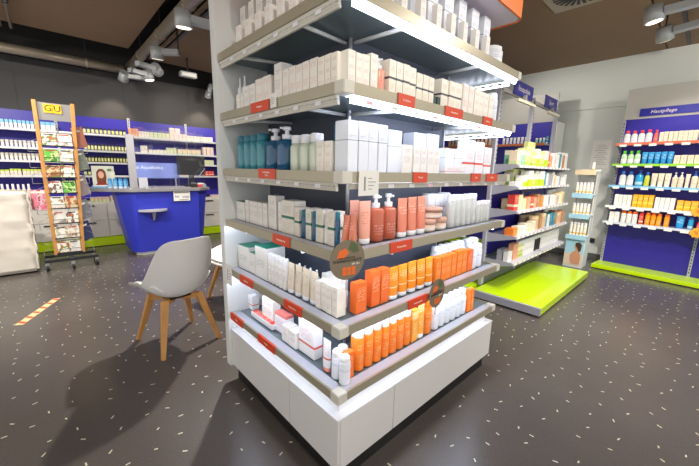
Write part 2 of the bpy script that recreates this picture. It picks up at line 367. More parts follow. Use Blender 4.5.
# ------------------------------------------------------------------ products
def unit(name, f, bevel=0): m = MB(); f(m); return m.mesh(name)
def _carton(m): m.box(-.5, .5, -.5, .5, 0, .993); m.box(-.47, .47, -.47, .44, .993, 1)
def _tube_body(m):
    n = 14; rings = [(.13, .42, .42), (.3, .44, .42), (.6, .46, .3), (.9, .49, .07), (1.0, .5, .04)]
    vs = [(a*math.cos(2*math.pi*i/n), b*math.sin(2*math.pi*i/n), z) for z, a, b in rings for i in range(n)]
    fs = [(k*n+i, k*n+(i+1) % n, (k+1)*n+(i+1) % n, (k+1)*n+i) for k in range(len(rings)-1) for i in range(n)]
    m.add(vs, fs, True); m.f.append(tuple((len(rings)-1)*n+i for i in range(n))); m.sm.append(False)
def _tube_cap(m): m.lathe([(.38, 0), (.42, .02), (.42, .13)], 14)
def _bot_body(m): m.lathe([(.46, 0), (.5, .02), (.5, .66), (.42, .74), (.24, .79)], 16)
def _bot_cap(m): m.lathe([(.27, .79), (.27, .98), (.23, 1.0)], 14)
def _wide_cap(m): m.lathe([(.4, .77), (.4, .98), (.36, 1.0)], 14)
def _can_body(m): m.lathe([(.46, 0), (.5, .02), (.5, .76), (.46, .79)], 16)
def _can_cap(m): m.lathe([(.45, .79), (.45, .94), (.36, .99), (.2, 1.0)], 16)
def _slim_body(m): m.lathe([(.47, 0), (.5, .015), (.5, .78), (.4, .8)], 14)
def _slim_cap(m): m.lathe([(.46, .8), (.46, .985), (.4, 1)], 14)
def _flat_body(m): m.lathe([(.46, 0), (.5, .03), (.48, .6), (.4, .72), (.2, .79)], 16, 1, .7)
def _pump_body(m): m.lathe([(.46, 0), (.5, .02), (.5, .66), (.4, .7), (.2, .72)], 16)
def _pump_head(m):
    m.lathe([(.24, .72), (.24, .82), (.1, .83), (.1, .92)], 12); m.lathe([(.2, .92), (.2, .985), (.16, 1.0)], 12); m.box(-.07, .07, -.36, -.1, .94, .98)
def _jar_body(m): m.lathe([(.42, 0), (.48, .06), (.48, .58)], 18)
def _jar_lid(m): m.lathe([(.5, .58), (.5, .97), (.47, 1.0)], 18)
def _vial_body(m): m.lathe([(.44, 0), (.46, .04), (.46, .66), (.36, .72)], 14)
def _vial_lid(m): m.lathe([(.42, .72), (.42, .98), (.38, 1.0)], 14)
def _drop_body(m): m.lathe([(.46, 0), (.5, .03), (.5, .5), (.3, .58)], 14)
def _drop_cap(m): m.lathe([(.3, .58), (.3, .7), (.16, .74), (.1, 1.0)], 12)
KIND = {
 'carton': (('carton', _carton),), 'tube': (('tube', _tube_body), ('cap', _tube_cap)),
 'bottle': (('bottle', _bot_body), ('cap', _bot_cap)), 'wbottle': (('bottle', _bot_body), ('cap', _wide_cap)),
 'can': (('spray_can', _can_body), ('cap', _can_cap)), 'slim': (('slim_bottle', _slim_body), ('cap', _slim_cap)),
 'pump': (('pump_bottle', _pump_body), ('pump_head', _pump_head)), 'jar': (('jar', _jar_body), ('lid', _jar_lid)),
 'vial': (('jar', _vial_body), ('lid', _vial_lid)), 'drop': (('dropper_bottle', _drop_body), ('dropper_cap', _drop_cap)), 'flat': (('bottle', _flat_body), ('cap', _bot_cap)),
}
CATS = dict(carton='carton', tube='tube', bottle='bottle', wbottle='bottle', can='spray can', slim='bottle', pump='pump bottle', jar='jar', vial='jar', drop='dropper bottle', flat='bottle')
UM = {}
def um(kind, idx, m):
    key = (kind, idx, m.name)
    if key not in UM:
        nm, f = KIND[kind][idx]; me = unit(nm, f); me.materials.append(m); UM[key] = me
    return UM[key]
LABELS = set()
def put(kind, loc, size, rz, mats, label, group, name=None):
    k = KIND[kind]; o = link(name or k[0][0], um(kind, 0, mats[0])); o.location = loc; o.scale = size; o.rotation_euler.z = rz
    for i in range(1, len(k)): link(k[i][0], um(kind, i, mats[min(i, len(mats)-1)]), None, o)
    if label in LABELS: print('DUP LABEL', label)
    if len(label.split()) > 16: print('LONG LABEL', label)
    LABELS.add(label); return tag(o, label, CATS[kind], group)
class Face:
    def __init__(s, p0, u, n): s.p0 = Vector((*p0, 0)); s.u = Vector((*u, 0)).normalized(); s.n = Vector((*n, 0)).normalized(); s.rz = math.atan2(s.u.y, s.u.x); s.lo = s.hi = s.hmax = None
    def hit(s, px, py, back):
        d = px_ray(px, py); t = (s.p0+s.n*back-CAM).dot(s.n)/d.dot(s.n); return CAM+d*t
    def along(s, px, zb, back):
        py = 233
        for _ in range(6):
            p = s.hit(px, py, back); py = px_of((p.x, p.y, zb))[1]
        return (p-s.p0).dot(s.u)
    def at(s, a, back, z): q = s.p0+s.u*a+s.n*back; return (q.x, q.y, z)
def row(F, zb, place, kind, n, a, b, top, mats, desc, back=.065, depth=None, fill=.94, jit=.0, h=None, lo=None, hi=None, hmax=None):
    """n alike packs whose fronts fill photo columns a..b on the shelf; top = (column, row) of a pack's upper front edge"""
    u0 = F.along(a, zb, back); u1 = F.along(b, zb, back)
    lo = F.lo if lo is None else lo; hi = F.hi if hi is None else hi
    if lo is not None: u0 = max(u0, lo)
    if hi is not None: u1 = min(u1, hi)
    wd = (u1-u0)/n
    if wd < .004: print('EMPTY ROW', desc, place); return []
    if h is None: h = F.hit(top[0], top[1], back).z-zb
    hm = hmax or F.hmax
    if hm: h = min(h, hm)
    mats = mats if isinstance(mats, (list, tuple)) else (mats,)
    dp = depth or abs(wd)*fill
    out = []
    for i in range(n):
        jit = jit or (.006 if kind == 'carton' else .003)
        p = F.at(u0+wd*(i+.5), back+dp/2+random.uniform(0, jit), zb)
        lab = f'{desc} on {place}' if n == 1 else f'{desc}, {ordn(i+1)} of {n} from left, {place}'
        out.append(put(kind, p, (abs(wd)*(fill-.05 if kind == 'carton' and n > 1 else fill), dp, h*(random.uniform(.975, 1) if n > 1 else 1)), F.rz+random.uniform(-.03, .03), mats, lab, f'{desc} row on {place}'))
    return out
# packaging materials
W1 = pmat('pack_white', (240, 236, 230), (150, 120, 110))
W2 = pmat('pack_white_orange_print', (242, 236, 228), (222, 110, 70), text=((.78, .92), (.3, .5)), rows=20)
W3 = pmat('pack_white_blue_cast', (236, 240, 248), (120, 140, 170), bands=((.62, .635, (150, 160, 180)),), text=((.66, .74), (.84, .9)))
W4 = pmat('pack_cream', (246, 238, 222), (130, 120, 110), bands=((.5, .56, (70, 74, 84)),), text=((.2, .4), (.7, .85)))
W5 = pmat('pack_cream_plain', (247, 241, 229), (170, 110, 90), text=((.15, .35), (.5, .62), (.78, .88)))
W6 = pmat('pack_white_red_band', (240, 238, 240), (200, 90, 80), bands=((.3, .36, (222, 84, 62)),), text=((.45, .8),))
WG = pmat('pack_white_green_band', (238, 232, 220), (90, 120, 110), bands=((.46, .54, (40, 120, 100)),), text=((.6, .85), (.1, .35)))
GT = pmat('pack_green_top', (236, 234, 228), (90, 120, 110), bands=((.985, 1.1, (20, 120, 96)),), text=((.35, .6),))
OR1 = pmat('pack_orange', (252, 136, 36), (255, 226, 190), text=((.62, .8), (.3, .5)), rows=16, cols=6)
OR2 = pmat('pack_orange_bright', (255, 150, 24), (255, 240, 200), bands=((.28, .31, (255, 230, 190)),), text=((.5, .8),), rows=14, cols=6)
OR3 = pmat('pack_orange_deep', (246, 116, 44), (255, 220, 190), text=((.4, .85),), rows=18, cols=6)
TEAL = mat('teal_liquid', (56, 142, 158), .15, coat=.5); TEALCAP = mat('teal_cap', (24, 116, 134), .35)
NAVYTEAL = mat('deep_blue_liquid', (22, 88, 128), .12, coat=.5); PALEG = mat('pale_green_bottle', (206, 216, 196), .2, coat=.4)
CORAL = pmat('coral_tube', (230, 134, 104), (250, 214, 196), text=((.5, .8),), rows=12, rough=.25, coat=.3)
CORALD = pmat('coral_bottle', (226, 116, 82), (250, 214, 196), text=((.2, .5),), rows=12, rough=.12, coat=.5, trans=.35)
CORALP = pmat('coral_pale_tube', (240, 170, 146), (220, 90, 60), text=((.4, .75),), rows=14, rough=.25)
SILVER = pmat('silver_can', (214, 216, 212), (150, 150, 150), text=((.3, .7),), rough=.25, metal=.35)
CAPW = mat('cap_white', (244, 244, 246), .35)
BEIGET = pmat('beige_tube', (230, 216, 192), (140, 130, 110), text=((.3, .8),), rows=18)
JARP = pmat('jar_peach', (236, 206, 186), (180, 120, 100), bands=((.2, .5, (244, 238, 230)),), text=())
JARL = mat('jar_lid_peach', (226, 176, 152), .35)
TURQ = mat('turquoise_plastic', (20, 150, 180), .3)
PINK = pmat('pack_pink_top', (238, 234, 240), (200, 120, 130), bands=((.86, 1.1, (238, 130, 120)),), text=((.3, .7),))
YOR = pmat('pack_yellow_orange', (250, 172, 60), (255, 244, 220), bands=((.7, .95, (255, 214, 140)),), text=((.2, .6),), rows=14)
DKG = mat('dark_green_pack', (40, 70, 66), .4)
FL = Face((0, LY), (0, -1), (1, 0)); FR = Face((0, 0), (1, 0), (0, 1))
FL.lo = .004; FL.hmax = .212; FR.hmax = .212; FR.hi = LX-.02
B = [z-.0035 for z in ZS]
pl = ['left-face top gondola shelf', 'left-face second gondola shelf', 'left-face third gondola shelf', 'left-face fourth gondola shelf', 'left-face fifth gondola shelf', 'left-face bottom gondola shelf']
pr = [s.replace('left', 'right') for s in pl]
# left face
row(FL, B[0], pl[0], 'carton', 8, 229, 322, (229, 3), W1, 'tall white carton in the back row', back=.13, fill=.7, depth=.05, hmax=.27)
row(FL, B[0], pl[0], 'carton', 8, 234, 332, (234, 27), W2, 'short white carton in front', back=.06, fill=.55, depth=.035)
row(FL, B[1], pl[1], 'drop', 2, 234.5, 243.5, (235, 77), (W1, CAPW), 'small white dropper bottle', back=.07)
row(FL, B[1], pl[1], 'carton', 2, 243.5, 255, (244, 86), W1, 'little white carton')
row(FL, B[1], pl[1], 'carton', 2, 255, 270.5, (255, 79), W2, 'wider white carton beside the gap')
row(FL, B[1], pl[1], 'carton', 1, 274.5, 282, (275, 64), W1, 'tall narrow white carton', depth=.06)
row(FL, B[1], pl[1], 'carton', 5, 282.5, 316.5, (283, 69), W2, 'cream carton with orange dot', depth=.07)
row(FL, B[1], pl[1], 'carton', 3, 317, 337.5, (318, 57), W5, 'big cream carton by the corner', depth=.08)
row(FL, B[2], pl[2], 'slim', 4, 235.7, 261.5, (236, 136), (TEAL, TEALCAP), 'slim teal bottle', back=.06)
row(FL, B[2], pl[2], 'pump', 2, 262, 284.5, (262, 128), (NAVYTEAL, CAPW), 'deep blue pump bottle', back=.06)
row(FL, B[2], pl[2], 'wbottle', 3, 287, 315.5, (287, 135), (PALEG, CAPW), 'pale green bottle with white cap', back=.06)
row(FL, B[2], pl[2], 'carton', 2, 316, 330, (316, 141), W5, 'beige carton', depth=.06)
row(FL, B[2], pl[2], 'slim', 1, 331, 337.5, (332, 124), (TURQ, TURQ), 'turquoise bottle standing behind the beige cartons', back=.19, depth=.04)
row(FL, B[3], pl[3], 'carton', 1, 235, 244.5, (235, 200.6), GT, 'white carton with green top', depth=.08)
row(FL, B[3], pl[3], 'carton', 5, 245, 267, (245, 199.7), W1, 'small cream carton', depth=.07)
row(FL, B[3], pl[3], 'carton', 1, 267.5, 276, (267, 195), W1, 'tall slender white carton', depth=.05)
row(FL, B[3], pl[3], 'slim', 1, 277, 281, (277, 201.5), (W1, CAPW), 'thin white stick', depth=.02)
row(FL, B[3], pl[3], 'carton', 1, 281.5, 294, (282, 199.7), WG, 'wide white carton with green band', depth=.07)
for i, (a, b, t) in enumerate(((294, 299.2, 207), (304.8, 310.4, 208), (314.8, 321.6, 209), (326.4, 333, 211))):
    row(FL, B[3], pl[3], 'carton', 1, a, b, (a, t), WG, f'{ORD[i+1]} white and green carton next to a teal bottle', depth=.06)
for i, (a, b, t) in enumerate(((299.4, 304.6, 210), (310.6, 314.6, 211), (333.4, 337, 212))):
    row(FL, B[3], pl[3], 'slim', 1, a, b, (a, t), (NAVYTEAL, TEALCAP), f'{ORD[i+1]} slim dark teal bottle between white cartons')
row(FL, B[3], pl[3], 'tube', 1, 321.8, 326.4, (322, 210), (W1, CAPW), 'white tube between white cartons')
row(FL, B[4], pl[4], 'carton', 1, 236, 249, (236, 243), GT, 'leftmost large carton with green top', depth=.12)
row(FL, B[4], pl[4], 'carton', 1, 249, 255, (249, 252), GT, 'narrow carton with green top', depth=.06)
row(FL, B[4], pl[4], 'carton', 1, 255.5, 267, (256, 245), GT, 'second large carton with green top', depth=.12)
row(FL, B[4], pl[4], 'slim', 5, 267, 285, (267, 253), (W1, CAPW), 'slim white bottle', back=.065)
row(FL, B[4], pl[4], 'tube', 4, 285, 314.5, (285, 262), (BEIGET, CAPW), 'beige tube standing on white cap', depth=.04)
row(FL, B[4], pl[4], 'drop', 5, 293, 322, (293, 263), (W1, CAPW), 'white pointed-cap bottle behind tubes', back=.15)
row(FL, B[4], pl[4], 'carton', 4, 315, 337, (315, 279), W5, 'cream carton', depth=.05)
row(FL, B[4], pl[4], 'carton', 3, 321, 339, (321, 272), W1, 'white carton behind the cream cartons', back=.125, depth=.05)
row(FL, B[5], pl[5], 'carton', 1, 242, 252, (242, 291), W6, 'white carton with red band at the far end', back=.12, depth=.05)
row(FL, B[5], pl[5], 'carton', 1, 262, 273.5, (262, 296), W1, 'tall white carton', back=.11, depth=.05)
row(FL, B[5], pl[5], 'carton', 1, 274, 285.5, (274, 311), PINK, 'white carton with pink top', back=.10, depth=.05)
row(FL, B[5], pl[5], 'carton', 2, 281, 296, (281, 324), W1, 'low white carton', back=.07, depth=.06)
row(FL, B[5], pl[5], 'carton', 1, 297.5, 314, (298, 317), W6, 'tall white carton with red print', back=.08, depth=.05)
row(FL, B[5], pl[5], 'tube', 1, 320, 328, (320, 338), (W6, mat('cap_salmon', (240, 150, 130), .4)), 'white tube leaning on salmon cap', depth=.03)
row(FL, B[5], pl[5], 'can', 2, 328.5, 344, (329, 349), (W3, CAPW), 'white spray can', back=.06)
row(FL, B[5], pl[5], 'can', 1, 334, 342, (335, 345), (W3, CAPW), 'white spray can behind two others', back=.115)
t = empty('leaflet_tray', FL.at(.26, .08, B[5])); t.rotation_euler.z = FL.rz
MB().box(-.13, .13, 0, .05, 0, .03).build('tray', WHITE, t, bevel=.002); MB().box(-.12, .12, .008, .042, .03, .034).build('leaflet', pmat('leaflet_red', (226, 70, 50), (255, 230, 220), text=((0, 1),), rows=2), t)
tag(t, 'low white tray with red leaflets on left-face bottom gondola shelf', 'tray')
# right face
row(FR, B[0], pr[0], 'carton', 7, 385, 489, (481, 11), W3, 'tall white carton in the back row', back=.10, fill=.62, depth=.05, hmax=.27)
row(FR, B[0], pr[0], 'carton', 7, 395, 492, (485, 33), W1, 'short white carton in front', back=.05, fill=.36, depth=.03)
row(FR, B[0], pr[0], 'can', 1, 495.5, 505, (496, 40), (W3, CAPW), 'white spray can at the right end', back=.06)
row(FR, B[1], pr[1], 'carton', 3, 348, 370, (350, 48), W5, 'cream carton by the corner', depth=.06)
row(FR, B[1], pr[1], 'carton', 1, 370.5, 377.5, (371, 52), W5, 'single narrow cream carton', depth=.05)
row(FR, B[1], pr[1], 'pump', 1, 378, 387, (378, 55), (CORALP, CAPW), 'pale pink pump bottle')
row(FR, B[1], pr[1], 'carton', 4, 388, 415.5, (388, 57), W4, 'cream carton with dark band', depth=.06)
row(FR, B[1], pr[1], 'carton', 3, 416, 433, (416, 71), W4, 'shorter cream carton with dark band', depth=.06)
row(FR, B[1], pr[1], 'carton', 2, 433, 440, (433, 95), DKG, 'tiny dark green carton', depth=.04)
row(FR, B[1], pr[1], 'carton', 3, 440.5, 461, (441, 76), W4, 'middle cream carton with dark band', depth=.06)
row(FR, B[1], pr[1], 'carton', 2, 461.5, 472.5, (462, 82), W2, 'cream carton with red print', depth=.06)
row(FR, B[1], pr[1], 'carton', 4, 473, 492, (473, 87), W5, 'small cream carton towards the right end', depth=.06)
row(FR, B[1], pr[1], 'can', 1, 492.5, 498, (493, 90), (W3, CAPW), 'white cylinder at the right end')
row(FR, B[2], pr[2], 'carton', 4, 347.5, 387, (350, 118.6), W3, 'large white carton by the corner', back=.05, depth=.075)
row(FR, B[2], pr[2], 'carton', 1, 388, 401, (388, 129), W3, 'white carton with cut-out window', back=.08, depth=.05)
row(FR, B[2], pr[2], 'carton', 1, 402.5, 412, (403, 144), W1, 'plain white carton', depth=.05)
row(FR, B[2], pr[2], 'carton', 2, 412, 438, (412, 130), W3, 'tall white carton in the back row', back=.16, depth=.07)
row(FR, B[2], pr[2], 'carton', 4, 412.7, 440, (413, 145), W1, 'short white carton in front', depth=.05)
row(FR, B[2], pr[2], 'carton', 4, 444, 462.5, (444, 147), W3, 'white carton with red foot band', back=.09, depth=.05)
row(FR, B[2], pr[2], 'carton', 1, 444.5, 464.5, (445, 166), W6, 'low white display box with red stripe', back=.05, depth=.03)
row(FR, B[2], pr[2], 'carton', 2, 465, 482.5, (466, 139), W6, 'tall white carton with red stripe', depth=.06)
row(FR, B[2], pr[2], 'carton', 1, 483, 490, (483, 147), W6, 'small white carton at the right end', depth=.06)
row(FL, B[3], pl[3], 'tube', 2, 338.5, 351, (338, 214), (CORAL, CAPW), 'coral tube at the corner', back=.07, depth=.045)
row(FR, B[3], pr[3], 'tube', 1, 352.5, 362, (352, 201), (CORALP, CAPW), 'pale coral tube behind the disc sign', back=.14, depth=.045)
row(FR, B[3], pr[3], 'tube', 1, 362, 374, (362, 202), (CORALP, CAPW), 'tall pale coral tube', depth=.05)
row(FR, B[3], pr[3], 'pump', 2, 375, 399.5, (375, 192), (CORALD, CAPW), 'coral pump bottle with white head', back=.07)
row(FR, B[3], pr[3], 'tube', 3, 400, 428, (400, 198), (CORAL, CAPW), 'coral tube on white cap', depth=.05)
row(FR, B[3], pr[3], 'jar', 2, 428.5, 450, (429, 220), (JARP, JARL), 'lower peach jar', back=.06)
zj = B[3]+.068
row(FR, zj, pr[3], 'jar', 1, 432, 448, (432, 207), (JARP, JARL), 'large peach jar stacked on two jars', back=.06, h=.058)
row(FR, B[3], pr[3], 'jar', 3, 428.5, 451, (430, 194), (W3, CAPW), 'white jar behind the peach jars', back=.16)
row(FR, B[3], pr[3], 'slim', 5, 451, 477, (451, 195), (SILVER, CAPW), 'tall silver bottle')
row(FR, B[3], pr[3], 'slim', 4, 477, 489.5, (477, 201.5), (SILVER, CAPW), 'short slim silver bottle')
row(FR, B[4], pr[4], 'carton', 1, 355.5, 366.5, (356, 284.5), OR3, 'leftmost deep orange carton', depth=.04)
row(FR, B[4], pr[4], 'carton', 2, 370.5, 389, (370, 273), OR3, 'tall deep orange carton', back=.075, depth=.045)
row(FR, B[4], pr[4], 'tube', 5, 390.5, 435, (391, 269), (OR2, CAPW), 'bright orange tube on white cap', depth=.045)
row(FR, B[4], pr[4], 'carton', 4, 435.5, 456, (436, 259.3), OR1, 'small orange carton', depth=.045)
row(FR, B[4], pr[4], 'carton', 2, 456, 466.5, (456, 252), OR1, 'taller orange carton', depth=.045)
row(FR, B[4], pr[4], 'carton', 1, 467, 472, (467, 251), OR3, 'last slim orange carton', depth=.045)
row(FR, B[4], pr[4], 'can', 2, 472, 483, (472, 247), (W3, CAPW), 'white spray can at the right end')
row(FR, B[4], pr[4], 'can', 2, 468, 481, (470, 240), (W3, CAPW), 'white spray can at the back right', back=.14)
row(FR, B[4], pr[4], 'can', 5, 436, 465, (440, 247), (W3, CAPW), 'white can behind the orange cartons', back=.15)
row(FR, B[5], pr[5], 'carton', 1, 345.5, 354, (346, 355), OR3, 'small orange carton beside the white cans', back=.06, depth=.03)
row(FR, B[5], pr[5], 'can', 1, 354.5, 361, (355, 333), (OR2, CAPW), 'orange can behind the front row', back=.13)
row(FR, B[5], pr[5], 'can', 7, 357.5, 412, (358, 330), (OR1, CAPW), 'orange can with white cap', back=.065)
row(FR, B[5], pr[5], 'carton', 1, 412.5, 418, (413, 312), YOR, 'yellow orange carton', depth=.035)
row(FR, B[5], pr[5], 'tube', 1, 418.5, 425.5, (419, 306), (YOR, CAPW), 'yellow orange tube', depth=.035)
row(FR, B[5], pr[5], 'can', 1, 426, 433, (426, 303), (OR1, mat('cap_orange', (250, 120, 20), .4)), 'orange bottle with orange cap')
row(FR, B[5], pr[5], 'wbottle', 6, 434, 467, (434, 304), (W3, CAPW), 'white sun lotion bottle', back=.065)
row(FR, B[5], pr[5], 'carton', 2, 467.5, 473, (468, 291), OR1, 'tiny orange carton at the right end', depth=.03)

# shelf tags, cards and disc signs
def shelf_tag(F, z, a, b, word, label, hgt=.046):
    u0 = F.along(a, z-.02, -.002); u1 = F.along(b, z-.02, -.002); wd = u1-u0
    e = empty('shelf_tag', F.at((u0+u1)/2, -.0035, z-.02), F.rz)
    MB().box(-wd/2, wd/2, -.001, .001, -hgt/2, hgt/2).build('plate', RED, e)
    MB().box(-wd/2, wd/2, .001, .01, hgt/2-.002, hgt/2).build('clip', RED, e)
    L_ = word.split('\n')
    for k, t_ in enumerate(L_):
        lettering(t_, .0125, PRINTW, e, (0, -.0014, (len(L_)-1)*.0065-k*.013), (math.pi/2, 0, 0), sx=min(1, wd*.8/(.0066*len(t_))))
    return tag(e, label, 'shelf tag', 'red shelf tags on the gondola rails')
for F, i, a, b, word, lab in (
    (FL, 1, 251, 269, 'Reinigung', 'red shelf tag on left-face second rail beside a tiny white card'),
    (FL, 2, 258.5, 275.5, 'Feuchtigkeits-\npflege', 'red shelf tag with two lines under the teal bottles'),
    (FL, 3, 273, 290, 'Hautpflege Plus', 'red shelf tag under the cream cartons, left-face fourth rail'),
    (FL, 4, 240, 253, 'Reparatur', 'red shelf tag at the far end of left-face fifth rail'),
    (FL, 4, 284, 302, 'Hydratation', 'red shelf tag under the beige tubes, left-face fifth rail'),
    (FL, 5, 231, 243, 'Pflege', 'red shelf tag at the far end of left-face bottom rail'),
    (FL, 5, 258, 275, 'Intensiv', 'red shelf tag at the middle of left-face bottom rail'),
    (FR, 1, 398, 414.5, 'A-Oxitive', 'leftmost orange-red shelf tag on right-face second rail'),
    (FR, 1, 445, 462.5, 'DermAbsolu', 'middle orange-red shelf tag on right-face second rail'),
    (FR, 1, 483, 492, 'Hyaluron', 'rightmost orange-red shelf tag on right-face second rail'),
    (FR, 2, 413, 427, 'Trixera', 'leftmost orange-red shelf tag on right-face third rail'),
    (FR, 2, 471, 480.5, 'Baby', 'middle orange-red shelf tag on right-face third rail'),
    (FR, 2, 486, 497, 'Cicalfate', 'rightmost orange-red shelf tag on right-face third rail'),
    (FR, 3, 390, 412, 'Körperpflege', 'wide orange-red shelf tag under the coral pump bottles'),
    (FR, 4, 408, 427, 'Sonnenschutz', 'orange-red shelf tag beside the smaller round disc sign')):
    shelf_tag(F, ZS[i], a, b, word, lab)
def card(F, z0, z1, a, b, out, label, ink):
    u0 = F.along(a, z1, -out); u1 = F.along(b, z1, -out); wd = u1-u0
    e = empty('price_card', F.at((u0+u1)/2, -out, z0), F.rz)
    MB().poly([(x, y) for x, y in ((-wd/2, -.001), (wd/2, -.001), (wd/2, .001), (-wd/2, .001))], 0, z1-z0).build('card', CARD, e)
    for k in range(4):
        h = z1-z0; zz = h*(.25+.14*k); ww = wd*(.2+.1*((k*7) % 3))
        MB().box(-wd*.05, -wd*.05+ww, -.0016, -.001, zz, zz+h*.03).build('print_line', ink, e)
    MB().box(-wd*.25, -wd*.17, -.0016, -.001, (z1-z0)*.2, (z1-z0)*.75).build('print_mark', ink, e)
    return tag(e, label, 'price card')
GREYINK = mat('grey_ink', (150, 148, 142), .6)
card(FR, ZS[2]-.09, ZS[2]+.006, 359, 379, .006, 'white card hanging on the third rail near the gondola corner', GREYINK)
card(FL, ZS[1]-.04, ZS[1]+.02, 270.5, 276, .006, 'tiny white code card next to the red tag, left-face second rail', GREYINK)
card(FL, ZS[4]-.10, ZS[4]+.03, 225.5, 231.5, .008, 'small white card on the side panel at the fifth rail', GREYINK)
DISC = mat('disc_brown', (122, 108, 84), .35, coat=.3); DISCO = mat('disc_orange', (232, 110, 34), .4); DISCG = mat('disc_green', (84, 98, 62), .5)
def disc_sign(px, py, F, back, r, label, facing):
    p = F.hit(px, py, back); e = empty('disc_sign', p, facing)
    m = MB(); n = 28
    m.prism([(r*math.cos(2*math.pi*i/n), .0015, r*math.sin(2*math.pi*i/n)) for i in range(n)], [(r*math.cos(2*math.pi*i/n), -.0015, r*math.sin(2*math.pi*i/n)) for i in range(n)])
    m.build('disc', DISC, e)
    q = r/.06; y0, y1 = -.0024, -.0016
    def blob(name, pts, mm): MB().prism([(x*q, y1, z*q) for x, z in pts], [(x*q, y0, z*q) for x, z in pts]).build(name, mm, e)
    blob('flower_print', [(-.038, .008), (-.012, .008), (.004, .022), (-.008, .036), (-.03, .03)], DISCO)
    blob('leaf_print', [(.002, .034), (.02, .02), (.04, .022), (.032, .044), (.012, .054)], DISCG)
    for dx, dz in ((-.018, -.046), (-.002, -.046), (.014, -.046), (-.018, -.033), (-.002, -.033), (.014, -.033)):
        blob('product_print', [(dx, dz), (dx+.014, dz), (dx+.014, dz+.012), (dx, dz+.012)], DISCO)
    lettering('SONNENSCHUTZ', .0125*q, PRINTK, e, (0, y0, -.002*q), (math.pi/2, 0, 0), sx=1)
    lettering('UNSER LICHTSCHUTZ', .006*q, PRINTK, e, (-.004*q, y0, .007*q), (math.pi/2, 0, 0))
    lettering('SPF 50+', .009*q, PRINTW, e, (.028*q, y0, -.014*q), (math.pi/2, 0, 0))
    MB().box(-.004*q, .004*q, .0015, .003, -r-.045, -r+.02).build('stem', mat('clear_stem', (220, 226, 230), .2, trans=.6), e)
    return tag(e, label, 'sign', 'round disc signs')
disc_sign(347.5, 260, FR, -.012, .078, 'larger round brown disc sign on the gondola corner', -math.radians(10))
disc_sign(437, 293, FR, -.012, .078, 'narrower looking round brown disc sign beside the fifth-rail tag', math.radians(3))

# ------------------------------------------------------------------ second gondola behind
G2Y, G2F = .76, .47
g2 = empty('shelving_gondola', (2.9, G2Y, 0)); tag(g2, 'double-sided grey steel gondola on lime plinths behind the main gondola', 'gondola')
PX = (0, .96, 1.90)
def perf(m, x, y, z0, z1):
    z = z0
    while z < z1: m.box(x-.006, x+.006, y-.0005, y+.0005, z, z+.02); z += .045
for x in PX:
    p = MB().box(x-.03, x+.03, -.02, .02, .1, 2.34).build('post', STEEL, g2, bevel=.002)
    m = MB(); perf(m, x+.018, -.0206, .2, 2.3); m.build('slots', BLACK, p)['kind'] = 'stuff'
for k in range(2):
    MB().box(PX[k]+.03, PX[k+1]-.03, -.006, .006, .45, 1.48).build('back_panel', BLUE, g2)
    MB().box(PX[k]+.03, PX[k+1]-.03, -.006, .006, .1, .45).build('kick_panel', mat('kick_grey', (120, 124, 122), .5), g2)
    MB().box(PX[k], PX[k+1], -.02, .01, 2.27, 2.31).build('top_bar', PANELGREY, g2)
for s_, (y0, y1) in enumerate(((-.73, -.03), (.03, .7))):
    p = MB().box(-.22, 1.68, y0, y1, .02, .10).build('plinth', LIME, g2, bevel=.004)
    MB().box(-.245, -.221, y0, y1, .02, .098).build('plinth_edge', STEEL, p)
    MB().box(-.15, 1.6, y0+.06, y1-.06, .001, .02).build('plinth_foot', BLACK, p)
Z2 = [1.49, 1.26, 1.0, .72, .42]
for i, z in enumerate(Z2):
    d = (-.27, -.29, -.31, -.33, -.33)[i]
    for k in range(2):
        s = MB().box(PX[k]+.005, PX[k+1]-.005, d, -.02, z-.022, z).build('shelf', STEEL, g2)
        MB().box(PX[k]+.005, PX[k+1]-.005, d-.012, d, z-.024, z+.002).build('price_rail', mat('price_rail_grey', (186, 186, 194), .4), s)
        for q in range(7): MB().box(PX[k]+.03+q*.13, PX[k]+.10+q*.13, d-.014, d-.0125, z-.022, z+.0).build('price_tag', CARD, s)
        for x in (PX[k]+.002, PX[k+1]-.002):
            MB().prism([(x-.004, d, z-.02), (x+.004, d, z-.02), (x+.004, -.02, z-.1), (x-.004, -.02, z-.1)], [(x-.004, d, z+.01), (x+.004, d, z+.01), (x+.004, -.02, z+.012), (x-.004, -.02, z+.012)]).build('bracket', STEEL, s)
# lower bar and back shelf products
F2 = [Face((2.9, G2Y+(-.27, -.29, -.31, -.33, -.33)[i]), (1, 0), (0, 1)) for i in range(5)]
for f_ in F2: f_.lo = .03; f_.hi = 1.88; f_.hmax = .2
F2[0].hmax = .3
g2p = ['grey gondola top shelf', 'grey gondola second shelf', 'grey gondola third shelf', 'grey gondola fourth shelf', 'grey gondola lowest shelf']
LG = pmat('pack_lime', (208, 218, 140), (110, 130, 50), bands=((.55, .8, (232, 228, 190)), (.08, .2, (170, 196, 70))), text=((.2, .5),), rows=8, cols=4)
LGW = pmat('pack_white_lime', (240, 242, 230), (120, 130, 120), bands=((0, .45, (186, 226, 30)),), text=((.5, .9),), rows=12, cols=5)
PASTEL = pmat('pack_pastel', (242, 222, 190), (210, 120, 100), bands=((0, .3, (206, 220, 160)),), text=((.3, .9),), rows=7, cols=3)
MINT = pmat('pack_mint', (130, 200, 170), (240, 250, 240), bands=((.7, 1.1, (240, 236, 214)),), text=((.3, .6),), rows=8)
REDP = pmat('pack_red', (226, 64, 48), (255, 230, 210), bands=((.25, .4, (250, 220, 190)),), text=((.5, .9),), rows=9, cols=4)
PEACHP = pmat('pack_peach', (232, 168, 130), (150, 70, 50), text=((.2, .8),), rows=8, cols=4)
CREAMR = pmat('pack_cream_red', (246, 226, 176), (200, 60, 40), text=((.2, .8),), rows=8, cols=4)
BROWNP = pmat('pack_brown', (176, 130, 90), (250, 230, 200), text=((.3, .8),), rows=8, cols=4)
